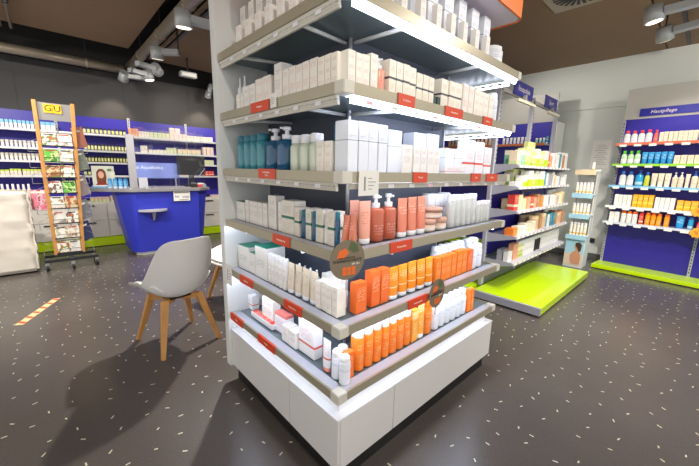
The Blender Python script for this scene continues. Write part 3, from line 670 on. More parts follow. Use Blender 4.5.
TEALP = pmat('pack_teal', (60, 140, 160), (240, 250, 250), text=((.3, .8),), rows=8, cols=4)
TANP = pmat('pack_tan', (216, 186, 140), (90, 70, 50), bands=((.8, 1.1, (236, 214, 170)),), text=((.3, .7),), rows=8, cols=4)
WHP = pmat('pack_white_small', (238, 238, 234), (110, 110, 120), text=((.2, .85),), rows=9, cols=4)
GREYP = pmat('pack_grey', (170, 170, 176), (90, 90, 100), text=((.2, .85),), rows=9, cols=4)
SFC2 = pmat('pack_low_cream', (236, 226, 206), (170, 110, 80), text=((.2, .8),), rows=9, cols=5)
CNAME = {'PASTEL': 'pastel', 'MINT': 'mint green', 'LG': 'pale lime', 'LGW': 'white and lime', 'REDP': 'red', 'PEACHP': 'peach', 'WHP': 'white', 'TEALP': 'teal', 'BROWNP': 'brown', 'GREYP': 'grey', 'TANP': 'tan', 'CREAMR': 'cream', 'OR1': 'orange', 'SFC2': 'pale cream'}
def shelf_line(i, seq):
    F = F2[i]; tot = sum(q[1] for q in seq); u = .03; k = (1.87-.03)/tot; n = len(seq)
    for j, (c, wt, h) in enumerate(seq):
        wd = wt*k; h = min(h*random.uniform(.94, 1.06), .30 if i == 0 else .2); dp = random.uniform(.07, .10)
        put('carton', F.at(u+wd/2, .03+random.uniform(0, .02)+dp/2, Z2[i]), (wd*.88, dp, h), F.rz+random.uniform(-.05, .05), (globals()[c],), f'{CNAME[c]} carton, {ordn(j+1)} of {n} from left, {g2p[i]} front row', f'cartons in front row on {g2p[i]}')
        u += wd
def seq(t): return [(a, float(b), float(c)) for a, b, c in (q.split(':') for q in t.split())]
shelf_line(0, seq('PASTEL:1.1:.15 MINT:.7:.18 LG:1.5:.19 LG:1.1:.16 LGW:1:.2 LG:1.2:.19 LGW:1:.21 REDP:.6:.2 PEACHP:.6:.15 WHP:.7:.19 REDP:.5:.14 WHP:.8:.19 TEALP:.5:.18 WHP:.7:.2 BROWNP:.6:.17 WHP:.8:.2'))
shelf_line(1, seq('WHP:1.6:.06 LGW:.9:.13 LGW:.9:.17 LG:.7:.14 LGW:1:.19 LGW:1:.18 TEALP:.6:.17 WHP:.6:.15 GREYP:.6:.16 GREYP:.6:.13 WHP:.7:.17 TANP:.5:.14 WHP:.8:.12 GREYP:.5:.15 WHP:.9:.1 WHP:.6:.15'))
shelf_line(2, seq('REDP:.7:.17 CREAMR:.8:.16 CREAMR:.7:.13 PEACHP:.7:.13 REDP:.6:.14 PEACHP:.7:.12 BROWNP:.7:.15 OR1:.6:.13 WHP:.6:.12 WHP:.7:.14 GREYP:.5:.11 WHP:.7:.13 WHP:.6:.12 TANP:.6:.15 WHP:.6:.13 CREAMR:.6:.18 TANP:.6:.16'))
shelf_line(3, seq('OR1:.7:.08 SFC2:.7:.10 WHP:.7:.09 SFC2:.7:.11 PASTEL:.6:.10 SFC2:.6:.12 TANP:.8:.17 BROWNP:.6:.16 TANP:.7:.18 TEALP:.6:.17 WHP:.5:.15 TEALP:.6:.17 TEALP:.6:.16 BROWNP:.6:.18 TANP:.6:.16 PEACHP:.6:.17 BROWNP:.7:.17'))
row(F2[0], Z2[0], g2p[0], 'carton', 1, 510, 517, (518, 150), MINT, 'mint carton at the back near end', back=.16, depth=.07, h=.17)
row(F2[0], Z2[0], g2p[0], 'carton', 1, 526, 533, (526, 138), LG, 'tall lime carton standing upright behind', back=.16, depth=.05)
row(F2[1], Z2[1], g2p[1], 'carton', 2, 512, 523, (518, 166), LG, 'tall lime carton at the back', back=.15, depth=.1)
row(F2[2], Z2[2], g2p[2], 'carton', 1, 507, 514, (518, 191), CREAMR, 'cream carton at the back near end', back=.16, depth=.07, h=.12)
row(F2[3], Z2[3], g2p[3], 'carton', 5, 524, 543, (524, 216), TANP, 'tan carton at the back', back=.17, depth=.06)
row(F2[4], Z2[4], g2p[4], 'carton', 1, 505, 512, (518, 249), WHP, 'white carton at the near end', back=0.065, depth=.05)
row(F2[4], Z2[4], g2p[4], 'carton', 1, 500, 509, (518, 249), GREYP, 'grey carton behind the white one', back=.13, depth=.06, h=.13)
row(F2[4], Z2[4], g2p[4], 'carton', 2, 512.5, 517, (518, 243), PEACHP, 'pinkish carton', back=0.065, depth=0.06)
row(F2[4], Z2[4], g2p[4], 'slim', 3, 517.5, 523, (518, 240), (LG, CAPW), 'lime green bottle', back=.065, fill=.84)
row(F2[4], Z2[4], g2p[4], 'slim', 6, 523.5, 534, (523.5, 239), (WHP, CAPW), 'white bottle', back=.065, fill=.84)
row(F2[4], Z2[4], g2p[4], 'slim', 3, 534.5, 540, (534.5, 236), (BLACK, CAPW), 'black bottle', back=.065, fill=.84)
row(F2[4], Z2[4], g2p[4], 'slim', 11, 541, 560, (541, 232), (WHP, CAPW), 'tall white bottle', back=.065, fill=.84)
# aisle signs above second gondola
def aisle_sign(x0, x1, word, label):
    e = empty('aisle_sign', ((x0+x1)/2, G2Y-.03, 2.28)); wd = x1-x0
    MB().box(-wd/2, wd/2, -.012, 0, .0, .15).build('board', mat('sign_blue', (40, 40, 156), .4), e)
    lettering(word, .085, PRINTW, e, (0, -.0128, .075), (math.pi/2, 0, 0), shear=.2, sx=min(1, wd*.75/(.045*len(word))))
    MB().box(-wd*.45, wd*.5, -.06, -.03, -.08, -.05).build('lamp_bar', mat('sign_lamp', (240, 236, 210), .5), e)
    MB().box(-.01, .01, -.05, -.004, -.06, .02).build('bracket', PANELGREY, e)
    return tag(e, label, 'sign', 'blue aisle signs')
aisle_sign(3.16, 3.72, 'Reiseapotheke', 'nearer blue aisle sign with white word above grey gondola')
aisle_sign(4.18, 4.66, 'Sport', 'farther blue aisle sign with short white word')

# ------------------------------------------------------------------ wall unit B behind (grey header, blue back)
ub = empty('wall_shelving', (5.55, .97, 0)); tag(ub, 'wall shelving with grey header and blue back behind the grey gondola', 'shelving')
MB().box(0, .03, .0, 3.6, 2.27, 2.72).build('header_panel', PANELGREY, ub); MB().box(.01, .03, 0.0, 3.6, .1, 2.27).build('back_panel', BLUE, ub)
MB().box(0, .42, -.03, 0, .1, 2.27).build('side_panel', SATIN, ub)
p = MB().box(-.012, 0, 0, .03, .1, 2.27).build('post', STEEL, ub); m = MB()
for k in range(40): m.box(-.0126, -.012, .008, .018, .15+k*.046, .17+k*.046)
m.build('slots', BLACK, p)['kind'] = 'stuff'
MB().box(-.33, -.01, 0.02, 3.6, 0.01, .1).build('plinth', LIME, ub)
FB = Face((5.27, 4.0), (0, -1), (1, 0))
for i, z in enumerate((1.90, 1.55, 1.2)):
    s = MB().box(-.30, 0, .03, 3.55, z-.02, z).build('shelf', STEEL, ub)
    MB().box(-.312, -.301, .03, 3.55, z-.03, z+.006).build('shelf_edge', mat('edge_orange', (196, 110, 60), .5), s)
row(FB, 1.90, 'far blue unit upper shelf', 'tube', 7, 501, 527, (501, 138), (WHP, CAPW), 'white tube', back=.05, depth=.05, fill=.7)
row(FB, 1.90, 'far blue unit upper shelf', 'tube', 3, 534, 545, (534, 138), (MINT, CAPW), 'mint tube', back=.05, depth=.05, fill=.7)
row(FB, 1.90, 'far blue unit upper shelf', 'tube', 2, 544.5, 552, (545, 136), (TEALP, CAPW), 'teal tube', back=.05, depth=.05, fill=.7)
row(FB, 1.90, 'far blue unit upper shelf', 'bottle', 12, 447, 491, (450, 139), (TANP, DKG), 'little brown bottle', back=.05, depth=.05, fill=.7)

# ------------------------------------------------------------------ wall unit A on the right
ROT = math.radians(-5.0)
uA = Vector((math.sin(ROT), -math.cos(ROT), 0)); nA = Vector((math.cos(ROT), math.sin(ROT), 0))
PA = (5.33, .115)
ua = empty('wall_shelving', (*PA, 0), math.atan2(uA.y, uA.x)); tag(ua, 'blue backed wall shelving with grey header and lime plinth at the right', 'shelving')
WA = 2.0
MB().box(.0, WA, .30, .33, 2.215, 2.64).build('header_panel', PANELGREY, ua, bevel=.002)
sb = MB().box(.17, WA, .285, .2995, 2.245, 2.35).build('name_board', mat('sign_blue', (40, 40, 156), .4), ua)
lettering('Hautpflege', .062, PRINTW, sb, (.42, .284, 2.297), (math.pi/2, 0, 0), shear=.25)
for k in range(2): MB().box(.02+k*.98, .99+k*.98, .31, .325, .07, 2.215).build('back_panel', BLUE, ua)
for x in (.0, .985, 1.96):
    p = MB().box(x, x+.03, .285, .31, .07, 2.2).build('post', STEEL, ua); m = MB()
    for k in range(46): m.box(x+.009, x+.02, .2842, .285, .12+k*.045, .14+k*.045)
    m.build('slots', BLACK, p)['kind'] = 'stuff'
p = MB().box(-.02, WA, -.04, .36, .012, .07).build('plinth', LIME, ua, bevel=.005); MB().box(.02, WA-.04, .0, .33, .0005, .012).build('plinth_foot', BLACK, p)
ZA = [1.86, 1.57, 1.265, .965, .73]
EDGE = [mat('edge_coral', (236, 110, 84), .4), mat('edge_green', (150, 220, 60), .4), mat('edge_skyblue', (130, 190, 230), .4), mat('edge_white', (232, 232, 236), .4), mat('edge_pale', (206, 214, 226), .4)]
for i, z in enumerate(ZA):
    for k in range(2):
        s = MB().box(.012+k*.98, .985+k*.98, .06, .30, z-.02, z).build('shelf', STEEL, ua)
        MB().box(.012+k*.98, .985+k*.98, .048, .06, z-.026, z+.008).build('edge_strip', EDGE[i], s)
        for q in range(6): MB().box(.06+k*.98+q*.16, .14+k*.98+q*.16, .044, .048, z-.045, z-.014).build('price_tag', CARD, s)
        for x in (.014+k*.98, .98+k*.98): MB().prism([(x, .06, z-.022), (x+.005, .06, z-.022), (x+.005, .30, z-.11), (x, .30, z-.11)], [(x, .06, z-.0), (x+.005, .06, z-.0), (x+.005, .30, z-.0), (x, .30, z-.0)]).build('bracket', STEEL, s)
FA = Face(PA, (uA.x, uA.y), (nA.x, nA.y)); FA.lo = .03; FA.hi = 1.95; FA.hmax = .24
pa = ['right wall unit top shelf', 'right wall unit second shelf', 'right wall unit third shelf', 'right wall unit fourth shelf', 'right wall unit lowest shelf']
CLEARB = pmat('clear_lotion_bottle', (214, 218, 216), (90, 90, 100), bands=((.15, .55, (244, 244, 246)),), text=((.2, .5),), rough=.15)
CAPRED = mat('cap_red', (236, 62, 72), .35); CAPGRN = mat('cap_green', (90, 200, 60), .35); CAPBLU = mat('cap_blue', (40, 110, 200), .35)
CREAMC = pmat('pack_cream_small', (238, 224, 200), (150, 120, 100), text=((.2, .8),), rows=9, cols=4)
CORALB = pmat('coral_lotion', (238, 110, 96), (255, 230, 220), text=((.2, .5),), rough=.2)
GRNB = pmat('green_lotion', (196, 224, 190), (60, 120, 60), bands=((.15, .5, (244, 248, 244)),), text=(), rough=.2)
BLUET = pmat('blue_tube', (30, 150, 214), (230, 246, 255), text=((.4, .8),), rows=9, cols=4)
BLUEB = pmat('blue_lotion', (40, 160, 214), (240, 250, 255), bands=((.15, .4, (180, 226, 244)),), text=(), rough=.15)
YGB = mat('yellow_green_lotion', (196, 206, 70), .2); YLW = pmat('pack_amber', (250, 176, 24), (255, 240, 200), bands=((.3, .5, (255, 206, 80)),), text=((.55, .85),), rows=9, cols=4)
AMBER = pmat('amber_bottle', (246, 160, 20), (255, 240, 210), text=((.2, .55),), rows=9, rough=.2)
def rA(i, *a, **k): return row(FA, ZA[i], pa[i], *a, **k)
b0 = .075
rA(0, 'flat', 4, 622, 651, (622, 131), (CLEARB, CAPRED), 'clear bottle with red cap', back=b0)
rA(0, 'flat', 1, 652, 657, (652, 130), (CORALB, CAPRED), 'coral bottle with red cap', back=b0)
rA(0, 'carton', 8, 658, 697, (658, 132), CREAMC, 'cream carton', back=b0, depth=.07)
rA(0, 'carton', 7, 698, 742, (698, 132), CREAMC, 'cream carton of the next bay', back=b0, depth=.07)
rA(1, 'flat', 3, 619, 639, (619, 151), (GRNB, CAPGRN), 'pale bottle with green cap', back=b0)
rA(1, 'tube', 5, 640, 672, (640, 152), (BLUET, CAPBLU), 'bright blue tube', back=b0, depth=.05)
rA(1, 'carton', 4, 672.5, 700, (673, 155), CREAMC, 'cream carton', back=b0, depth=.07)
rA(1, 'carton', 6, 702, 740, (702, 155), CREAMC, 'cream carton of the next bay', back=b0, depth=.07)
rA(2, 'flat', 2, 617, 632, (617, 171), (CLEARB, CAPBLU), 'clear bottle with blue cap', back=b0)
rA(2, 'pump', 1, 633, 641.5, (633, 170), (BLUEB, CAPBLU), 'bright blue pump bottle', back=b0)
rA(2, 'flat', 1, 642, 648, (642, 172), (YGB, CAPBLU), 'yellow green bottle with blue cap', back=b0)
rA(2, 'tube', 3, 649, 669, (649, 173), (CREAMC, CAPW), 'cream tube', back=b0, depth=.05)
rA(2, 'pump', 2, 670, 682, (670, 172), (CREAMC, CAPW), 'cream pump bottle', back=b0)
rA(2, 'tube', 1, 683, 688, (683, 174), (CREAMC, CAPW), 'single cream tube', back=b0, depth=.05)
rA(2, 'pump', 2, 689, 703, (689, 171), (CREAMC, CAPBLU), 'cream pump bottle with blue head', back=b0)
rA(3, 'carton', 4, 613, 630, (613, 194), WHP, 'white carton', back=b0, depth=.07)
rA(3, 'carton', 4, 631, 652, (631, 194), YLW, 'amber carton', back=b0, depth=.07)
rA(3, 'carton', 4, 653, 673.5, (653, 197), WHP, 'grey white carton', back=b0, depth=.07)
rA(3, 'carton', 3, 675, 697, (675, 200), YLW, 'low amber carton', back=b0, depth=.07)
rA(4, 'carton', 2, 608, 618, (608, 211), WHP, 'white carton', back=b0, depth=.07)
rA(4, 'can', 3, 619, 636, (619, 210), (WHP, mat('cap_orange', (250, 120, 20), .4)), 'white can with orange cap', back=b0)
rA(4, 'can', 1, 637, 642, (637, 212), (REDP, CAPRED), 'red can', back=b0)
rA(4, 'can', 3, 643, 660, (643, 212), (AMBER, mat('cap_orange', (250, 120, 20), .4)), 'amber can', back=b0)
rA(4, 'can', 1, 662, 668, (662, 214), (AMBER, mat('cap_orange', (250, 120, 20), .4)), 'single amber can standing apart', back=b0)
rA(4, 'tube', 1, 674, 683, (674, 216), (BLUET, CAPBLU), 'wide blue tube', back=b0, depth=.05)
rA(4, 'can', 1, 686, 692, (686, 217), (BLUEB, CAPBLU), 'blue bottle', back=b0)
rA(4, 'can', 2, 695, 706, (696, 222), (REDP, CAPRED), 'red can at the frame edge', back=b0)
def burst(px, py, label):
    p = FA.hit(px, py, .03); e = empty('price_burst', p, FA.rz); n = 16
    pts = [((.07 if i % 2 else .052)*math.cos(math.pi*i/n*1.0*2/1), (.07 if i % 2 else .052)*math.sin(math.pi*i/n*2)) for i in range(n)]
    MB().prism([(x, .001, z) for x, z in pts], [(x, -.001, z) for x, z in pts]).build('burst', mat('burst_amber', (240, 172, 50), .5), e)
    lettering('%', .06, mat('burst_red', (190, 60, 20), .5), e, (0, -.0016, 0), (math.pi/2, 0, 0))
    MB().box(-.004, .004, .001, .02, .0, .006).build('clip', SATIN, e)
    return tag(e, label, 'price sign', 'amber starburst price signs')
burst(698, 212, 'upper amber starburst price sign at the right frame edge')
burst(696, 233, 'lower amber starburst price sign at the right frame edge')
# notice sheet, socket
e = empty('notice_sheet', (XW-.003, .37, 1.52)); MB().box(-.002, 0, -.125, .125, 0, .45).build('sheet', CARD, e)
for k in range(12): MB().box(-.0026, -.002, -.09+.02*(k % 3), .09-.015*((k*5) % 4), .06+k*.028, .066+k*.028).build('print_line', GREYINK, e)
tag(e, 'white printed notice sheet pinned to the pale right wall', 'notice')
e = empty('wall_socket', (XW-.001, .30, .27)); MB().box(-.012, 0, -.04, .04, 0, .08).build('plate', mat('socket_dark', (66, 68, 70), .5), e, bevel=.003); MB().tube((-.0125, 0, .04), (-.006, 0, .04), .02, n=14).build('outlet', BLACK, e)
tag(e, 'dark wall socket low on the pale right wall', 'socket')

# ------------------------------------------------------------------ cardboard display with beach picture
cdx = 5.08
ds = empty('cardboard_display', (cdx, .34, 0)); tag(ds, 'cardboard floor display with beach photo below small product shelves', 'display stand')
SKYP = mat('display_paleblue', (222, 232, 238), .5); SKYD = mat('display_blue', (164, 208, 230), .5)
MB().box(.0, .28, -.125, .125, .0, .47).build('base_box', SKYP, ds, bevel=.003)
MB().box(.26, .28, -.125, .125, .47, 1.49).build('back_board', CARD, ds)
for s in (-1, 1): MB().box(.10, .26, s*.12-.004, s*.12+.004, .47, 1.46).build('side_wall', SATIN, ds)
pic = MB().box(-.004, -.0005, -.12, .12, .03, .455).build('photo_print', mat('sand_print', (222, 206, 184), .5), ds)
MB().box(-.006, -.004, -.12, .12, .22, .455).build('sea_print', SKYD, pic)
def pr_(name, pts, mm, x=-.0085): MB().prism([(x, y*.95, z*.86-.08) for y, z in pts], [(x+.002, y*.95, z*.86-.08) for y, z in pts]).build(name, mm, pic)
SKIN = mat('print_skin', (206, 150, 116), .5); HAIR = mat('print_hair', (74, 46, 36), .5)
pr_('back_print', [(-.09, .16), (.02, .16), (.04, .22), (.05, .30), (.02, .37), (-.03, .42), (-.08, .38), (-.10, .28)], SKIN)
pr_('head_print', [(-.06, .42), (-.02, .42), (.0, .47), (-.02, .52), (-.07, .51), (-.08, .46)], SKIN, -.0095)
pr_('hair_print', [(-.09, .40), (-.06, .39), (-.04, .45), (-.01, .49), (-.01, .54), (-.06, .56), (-.1, .52)], HAIR, -.0112)
ZD = [.50, .82, 1.13, 1.47]
FD = Face((cdx-.03, .445), (0, -1), (1, 0))
for i, z in enumerate(ZD):
    s = MB().box(-.03, .26, -.13, .13, z-.02, z).build('shelf', SKYP, ds); MB().box(-.036, -.03, -.13, .13, z-.06, z+.01).build('shelf_lip', SKYD if i < 3 else mat('lip_cream', (236, 214, 180), .5), s)
    GOLD = pmat('pack_white_gold', (242, 238, 228), (200, 170, 110), bands=((.12, .3, (226, 190, 110)),), text=((.4, .8),), rows=9, cols=4)
    nm = ('lowest', 'second lowest', 'third lowest', 'top')[i]
    if i < 3:
        for k in range(5): put('slim', (cdx+.03, .43-.045*k, z), (.04, .04, (.2, .17, .17)[i]), -math.pi/2, (GOLD, CAPW), f'white and gold bottle, {ORD[k+1]} of 5 from the left, {nm} cardboard display shelf', 'white and gold bottles on the cardboard display')
    else: put('slim', (cdx+.03, .27, z), (.045, .045, .12), -math.pi/2, (GOLD, CAPW), 'lone white bottle on the top cardboard display shelf', 'white and gold bottles on the cardboard display')

# ------------------------------------------------------------------ back wall shelving (left)
UY = 6.12
ul = empty('wall_shelving', (-2.4, UY, 0)); tag(ul, 'long blue backed wall shelving above white drawers on the back wall', 'shelving')
BX = [-.12, .85, 1.86, 2.87, 3.85, 4.85, 5.7]
DRW = mat('drawer_white', (226, 222, 214), .4)
for k in range(6):
    MB().box(BX[k]+.02, BX[k+1]-.02, .38, .40, .8, 2.2).build('back_panel', BLUE, ul)
    cbx = MB().box(BX[k]+.003, BX[k+1]-.003, .0, .40, .16, .76).build('cabinet', DRW, ul)
    half = (BX[k+1]-BX[k])/2
    for c in range(2):
        for r in range(2):
            x0 = BX[k]+c*half+.006; x1 = x0+half-.012; z0 = .17+r*.29
            d = MB().box(x0, x1, -.018, -.001, z0, z0+.28).build('drawer', DRW, ul, bevel=.002)
            MB().box((x0+x1)/2-.08, (x0+x1)/2+.08, -.03, -.0185, z0+.235, z0+.255).build('handle', DARKMETAL, d)
    MB().box(BX[k], BX[k+1], -.03, .38, .012, .155).build('plinth', LIME, ul)
ZL = [1.90, 1.63, 1.435, 1.21]
for x in BX:
    p = MB().box(x-.02, x+.02, .36, .385, .78, 2.24).build('post', STEEL, ul); m = MB()
    for k in range(30): m.box(x-.006, x+.006, .3592, .36, .82+k*.047, .84+k*.047)
    m.build('slots', BLACK, p)['kind'] = 'stuff'
for z in ZL:
    for k in range(6):
        s = MB().box(BX[k]+.005, BX[k+1]-.005, .06, .38, z-.02, z).build('shelf', STEEL, ul)
        MB().box(BX[k]+.005, BX[k+1]-.005, .05, .06, z-.028, z+.004).build('price_rail', mat('price_rail_pale', (216, 216, 220), .4), s)
FW = Face((-2.4, UY+.06), (1, 0), (0, 1))
plw = ['top back-wall shelf', 'second back-wall shelf', 'third back-wall shelf', 'fourth back-wall shelf']
BLT = pmat('pack_bluetop', (232, 230, 220), (120, 120, 130), bands=((.62, 1.1, (120, 186, 224)),), text=((.1, .5),), rows=6, cols=3)
TUBG = pmat('pack_grey_tube', (206, 202, 192), (110, 110, 110), bands=((.0, .5, (232, 228, 218)),), text=((.1, .8),), rows=6, cols=3)
LIMT = pmat('pack_lime_top', (226, 216, 196), (120, 120, 110), bands=((.7, 1.1, (190, 206, 60)),), text=((.1, .6),), rows=6, cols=3)
JLG = pmat('jar_lime_label', (224, 224, 150), (110, 110, 50), bands=((0, .25, (150, 150, 60)),), text=()); JDK = mat('jar_dark_lid', (52, 48, 44), .4)
SFT = pmat('pack_soft_pink', (236, 216, 204), (200, 120, 110), text=((.2, .8),), rows=6, cols=3)
SFG = pmat('pack_soft_green', (216, 222, 180), (120, 140, 90), text=((.2, .8),), rows=6, cols=3)
SFC = pmat('pack_soft_cream', (236, 228, 210), (160, 120, 90), text=((.2, .8),), rows=6, cols=3)
def rW(i, *a, **k): k.setdefault('depth', .06); return row(FW, ZL[i], plw[i], *a, **k)
rW(0, 'carton', 10, -4, 39, (2, 118.5), BLT, 'white carton with sky-blue top', fill=.8)
rW(0, 'carton', 3, 41, 56, (42, 121.5), BLT, 'white carton with blue top behind the rack')
rW(0, 'vial', 13, 74, 127, (78, 126), (JLG, JDK), 'small lime labelled jar', fill=.8, depth=.07)
rW(1, 'tube', 10, -4, 40, (0, 139), (TUBG, CAPW), 'grey white tube', fill=.85)
rW(1, 'vial', 13, 84, 128, (86, 143), (JLG, JDK), 'small lime labelled jar', fill=.8, depth=.07)
rW(2, 'tube', 10, -4, 40, (0, 152), (TUBG, CAPW), 'grey white tube', fill=.9)
rW(2, 'vial', 14, 85, 129, (86, 155.5), (JLG, JDK), 'small lime labelled jar', fill=.8, depth=.07)
rW(3, 'carton', 3, -4, 10, (0, 169.5), LIMT, 'lime topped carton at the frame edge')
rW(3, 'carton', 3, 10.5, 22, (11, 168.5), LIMT, 'lime topped carton in the middle')
rW(3, 'carton', 5, 23, 42, (23, 169), LIMT, 'lime topped carton beside the rack')
rW(3, 'vial', 8, 84, 116, (86, 170), (JLG, JDK), 'small lime labelled jar', fill=.8, depth=.07)
rW(0, 'carton', 3, 129, 139, (129, 128), PEACHP, 'brownish pink carton')
rW(0, 'carton', 4, 139, 150, (139, 131), SFC, 'cream carton')
rW(0, 'carton', 5, 150, 170, (150, 132), SFG, 'pale green carton')
_c = rW(0, 'carton', 4, 170, 187, (170, 133), SFT, 'pink cream carton')
row(FW, ZL[0]+_c[0].scale.z, plw[0], 'carton', 2, 169.5, 180.5, (170, 125), SFT, 'pink cream carton stacked on others', h=.1, depth=.06)
rW(0, 'carton', 8, 187, 213, (187, 135.5), SFC, 'little white carton')
rW(1, 'carton', 1, 141, 148, (141, 145.5), SFC, 'single taller cream carton')
rW(1, 'carton', 5, 149, 167, (149, 149.5), SFC, 'low cream carton')
rW(1, 'carton', 3, 167, 177, (167, 147.5), SFG, 'pale green carton')
rW(1, 'carton', 5, 178, 201, (178, 149), PASTEL, 'pastel carton')
rW(1, 'carton', 3, 203, 214, (203, 147), SFT, 'soft pink carton')
rW(3, 'carton', 8, 142, 165, (142, 172.5), PEACHP, 'peach carton')
rW(3, 'carton', 9, 165, 190, (165, 172.5), SFT, 'pink carton')
rW(3, 'carton', 4, 203, 214, (203, 171), REDP, 'small red carton')
rW(2, 'carton', 4, 205, 214, (205, 160), SFG, 'soft green carton')
FC_ = Face((-2.4, UY+.02), (1, 0), (0, 1))
row(FC_, .762, 'white drawer cabinets', 'carton', 5, 91, 110, (92, 197.5), PASTEL, 'flat pastel box', back=.02, depth=.12)
row(FC_, .762, 'white drawer cabinets', 'carton', 3, 111, 122, (111, 196), SFT, 'flat pink box', back=.02, depth=.12)
row(FC_, .762, 'white drawer cabinets', 'bottle', 7, -3, 34, (0, 184), (SFC, CAPW), 'small pale bottle', back=.05)
row(FC_, .762, 'white drawer cabinets', 'carton', 4, 212, 222, (212, 195), SFT, 'pink box right of the counter', back=.02, depth=.12)

# ------------------------------------------------------------------ counter
ct = empty('service_counter', (.66, 5.2, 0)); tag(ct, 'royal blue tapered service counter with grey top', 'counter')
def P(pts, z): return [(x-.66, y-5.2, z) for x, y in pts]
TOPZ = 1.0
tp = [(-.02, 5.18), (.21, 4.95), (1.12, 4.95), (1.32, 5.15), (1.32, 5.62), (-.02, 5.62)]
bt_ = [(.12, 5.10), (.21, 4.99), (1.10, 4.99), (1.19, 5.10), (1.19, 5.62), (.12, 5.62)]
MB().prism(P(bt_, .05), P(tp, TOPZ)).build('body', CBLUE, ct)
MB().prism(P([(.17, 5.1), (.24, 5.02), (1.08, 5.02), (1.15, 5.1), (1.15, 5.6), (.17, 5.6)], .0), P([(.17, 5.1), (.24, 5.02), (1.08, 5.02), (1.15, 5.1), (1.15, 5.6), (.17, 5.6)], .05)).build('plinth', SATIN, ct)
MB().prism(P([(-.32, 5.3), (-.05, 5.08), (.19, 4.91), (1.14, 4.91), (1.37, 5.12), (1.37, 5.7), (-.32, 5.7)], TOPZ), P([(-.32, 5.3), (-.05, 5.08), (.19, 4.91), (1.14, 4.91), (1.37, 5.12), (1.37, 5.7), (-.32, 5.7)], TOPZ+.045)).build('worktop', mat('worktop_grey', (140, 138, 140), .35), ct, bevel=.004)
LEDG = mat('ledge_grey', (176, 176, 180), .4)
n = 16; pts = [(-.24+.0, 0)]+[(.20*math.cos(math.pi+math.pi*k/n)-.24+.2, .17*math.sin(math.pi+math.pi*k/n)) for k in range(n+1)]
lg = MB().poly([(x, y-.255) for x, y in [(-.24+.2+.20*math.cos(math.pi+math.pi*k/n), .17*math.sin(math.pi+math.pi*k/n)) for k in range(n+1)]], .70, .728).build('ledge', LEDG, ct); lg.location = (-.2, .01, 0)
MB().prism([(-.02, -.255, .70), (-.06, -.255, .70), (-.05, -.255, .56), (-.03, -.255, .56)][::-1], [(-.02, -.36, .70), (-.06, -.36, .70), (-.05, -.29, .56), (-.03, -.29, .56)][::-1]).build('ledge_bracket', LEDG, lg)
e = empty('counter_notice', (.85, 4.938, .84)); MB().box(-.125, .125, -.003, 0, 0, .165).build('sheet', CARD, e); e.rotation_euler.x = math.radians(2.3)
MB().box(-.11, .11, -.004, -.003, .13, .148).build('print_line', GREYINK, e); lettering('bar', .05, mat('print_blue', (50, 60, 130), .6), e, (-.07, -.0044, .075), (math.pi/2, 0, 0)); lettering('VISA', .055, mat('print_blue', (50, 60, 130), .6), e, (.06, -.0044, .06), (math.pi/2, 0, 0)); MB().box(-.04, .1, -.004, -.003, .015, .025).build('print_line', GREYINK, e)
tag(e, 'white notice taped to the front of the blue counter', 'notice')
WT = TOPZ+.046
# acrylic screen with post
e = empty('acrylic_screen', (.21, 5.02, WT)); MB().box(-.05, .05, -.02, .02, 0, .80).build('post', mat('screen_post', (160, 160, 166), .4), e, bevel=.004); MB().box(.051, 1.06, -.004, .004, .04, .92).build('pane', GLASS, e); MB().box(-.06, .05, -.02, .08, 0, .012).build('foot', SATIN, e)
MB().box(1.0, 1.06, -.02, .02, 0, .06).build('clamp', ALU, e)
tag(e, 'clear acrylic screen with pale grey post on the counter', 'screen')
e = empty('blue_display_board', (.55, 5.58, WT)); bd = MB().box(-.26, .46, -.008, .008, .14, .40).build('board', mat('board_paleblue', (122, 138, 204), .4), e); lettering('Ihre Apotheke', .085, mat('board_print', (220, 228, 246), .5), bd, (-.04, -.0086, .32), (math.pi/2, 0, 0))
for s in (-.2, .4): MB().box(s-.01, s+.01, -.006, .006, 0, .14).build('foot', ALU, e)
MB().box(-.1, .1, -.06, .06, 0, .004).build('base', ALU, e)
tag(e, 'pale blue board with lettering behind the acrylic screen', 'sign')
e = empty('computer_monitor', (1.2, 5.5, WT), math.radians(-8)); MB().box(-.23, .23, -.02, .02, .20, .54).build('casing', BLACK, e, bevel=.006); MB().box(-.04, .04, .02, .05, .02, .34).build('neck', BLACK, e); MB().box(-.13, .13, -.08, .1, 0, .02).build('base', BLACK, e, bevel=.004); MB().box(-.07, .07, -.0215, -.02, .46, .49).build('badge', mat('badge_grey', (70, 72, 76), .4), e)
MB().bar((.1, -.022, .16), (.22, -.05, .32), .012, .012).build('arm', ALU, e)
tag(e, 'black computer monitor seen from behind on the counter', 'monitor')
e = empty('card_terminal', (1.12, 5.15, WT)); MB().prism([(-.04, -.07, 0), (.04, -.07, 0), (.04, .07, 0), (-.04, .07, 0)], [(-.04, -.06, .03), (.04, -.06, .03), (.04, .07, .075), (-.04, .07, .075)]).build('casing', BLACK, e); MB().box(-.03, .03, .03, .06, .066, .078).build('display', mat('lcd', (120, 150, 140), .2), e); tag(e, 'small black card terminal on the counter', 'card terminal')
e = empty('pen_box', (1.25, 5.2, WT)); MB().box(-.06, .06, -.03, .03, 0, .05).build('box', mat('coral_box', (214, 70, 70), .4), e, bevel=.003); MB().box(-.05, .05, -.02, .02, .05, .07).build('leaflets', CARD, e); tag(e, 'little red box of leaflets on the counter right end', 'box')
e = empty('sheet_holder', (.275, 4.965, WT)); MB().prism([(-.005, -.02, 0), (.11, -.02, 0), (.11, .03, 0), (-.005, .03, 0)], [(-.005, .012, .17), (.11, .012, .17), (.11, .018, .17), (-.005, .018, .17)]).build('holder', mat('holder_grey', (176, 178, 186), .3), e); MB().box(.005, .1, -.023, -.0205, .005, .02).build('lip', ALU, e); tag(e, 'grey leaflet holder at the foot of the screen post', 'holder')
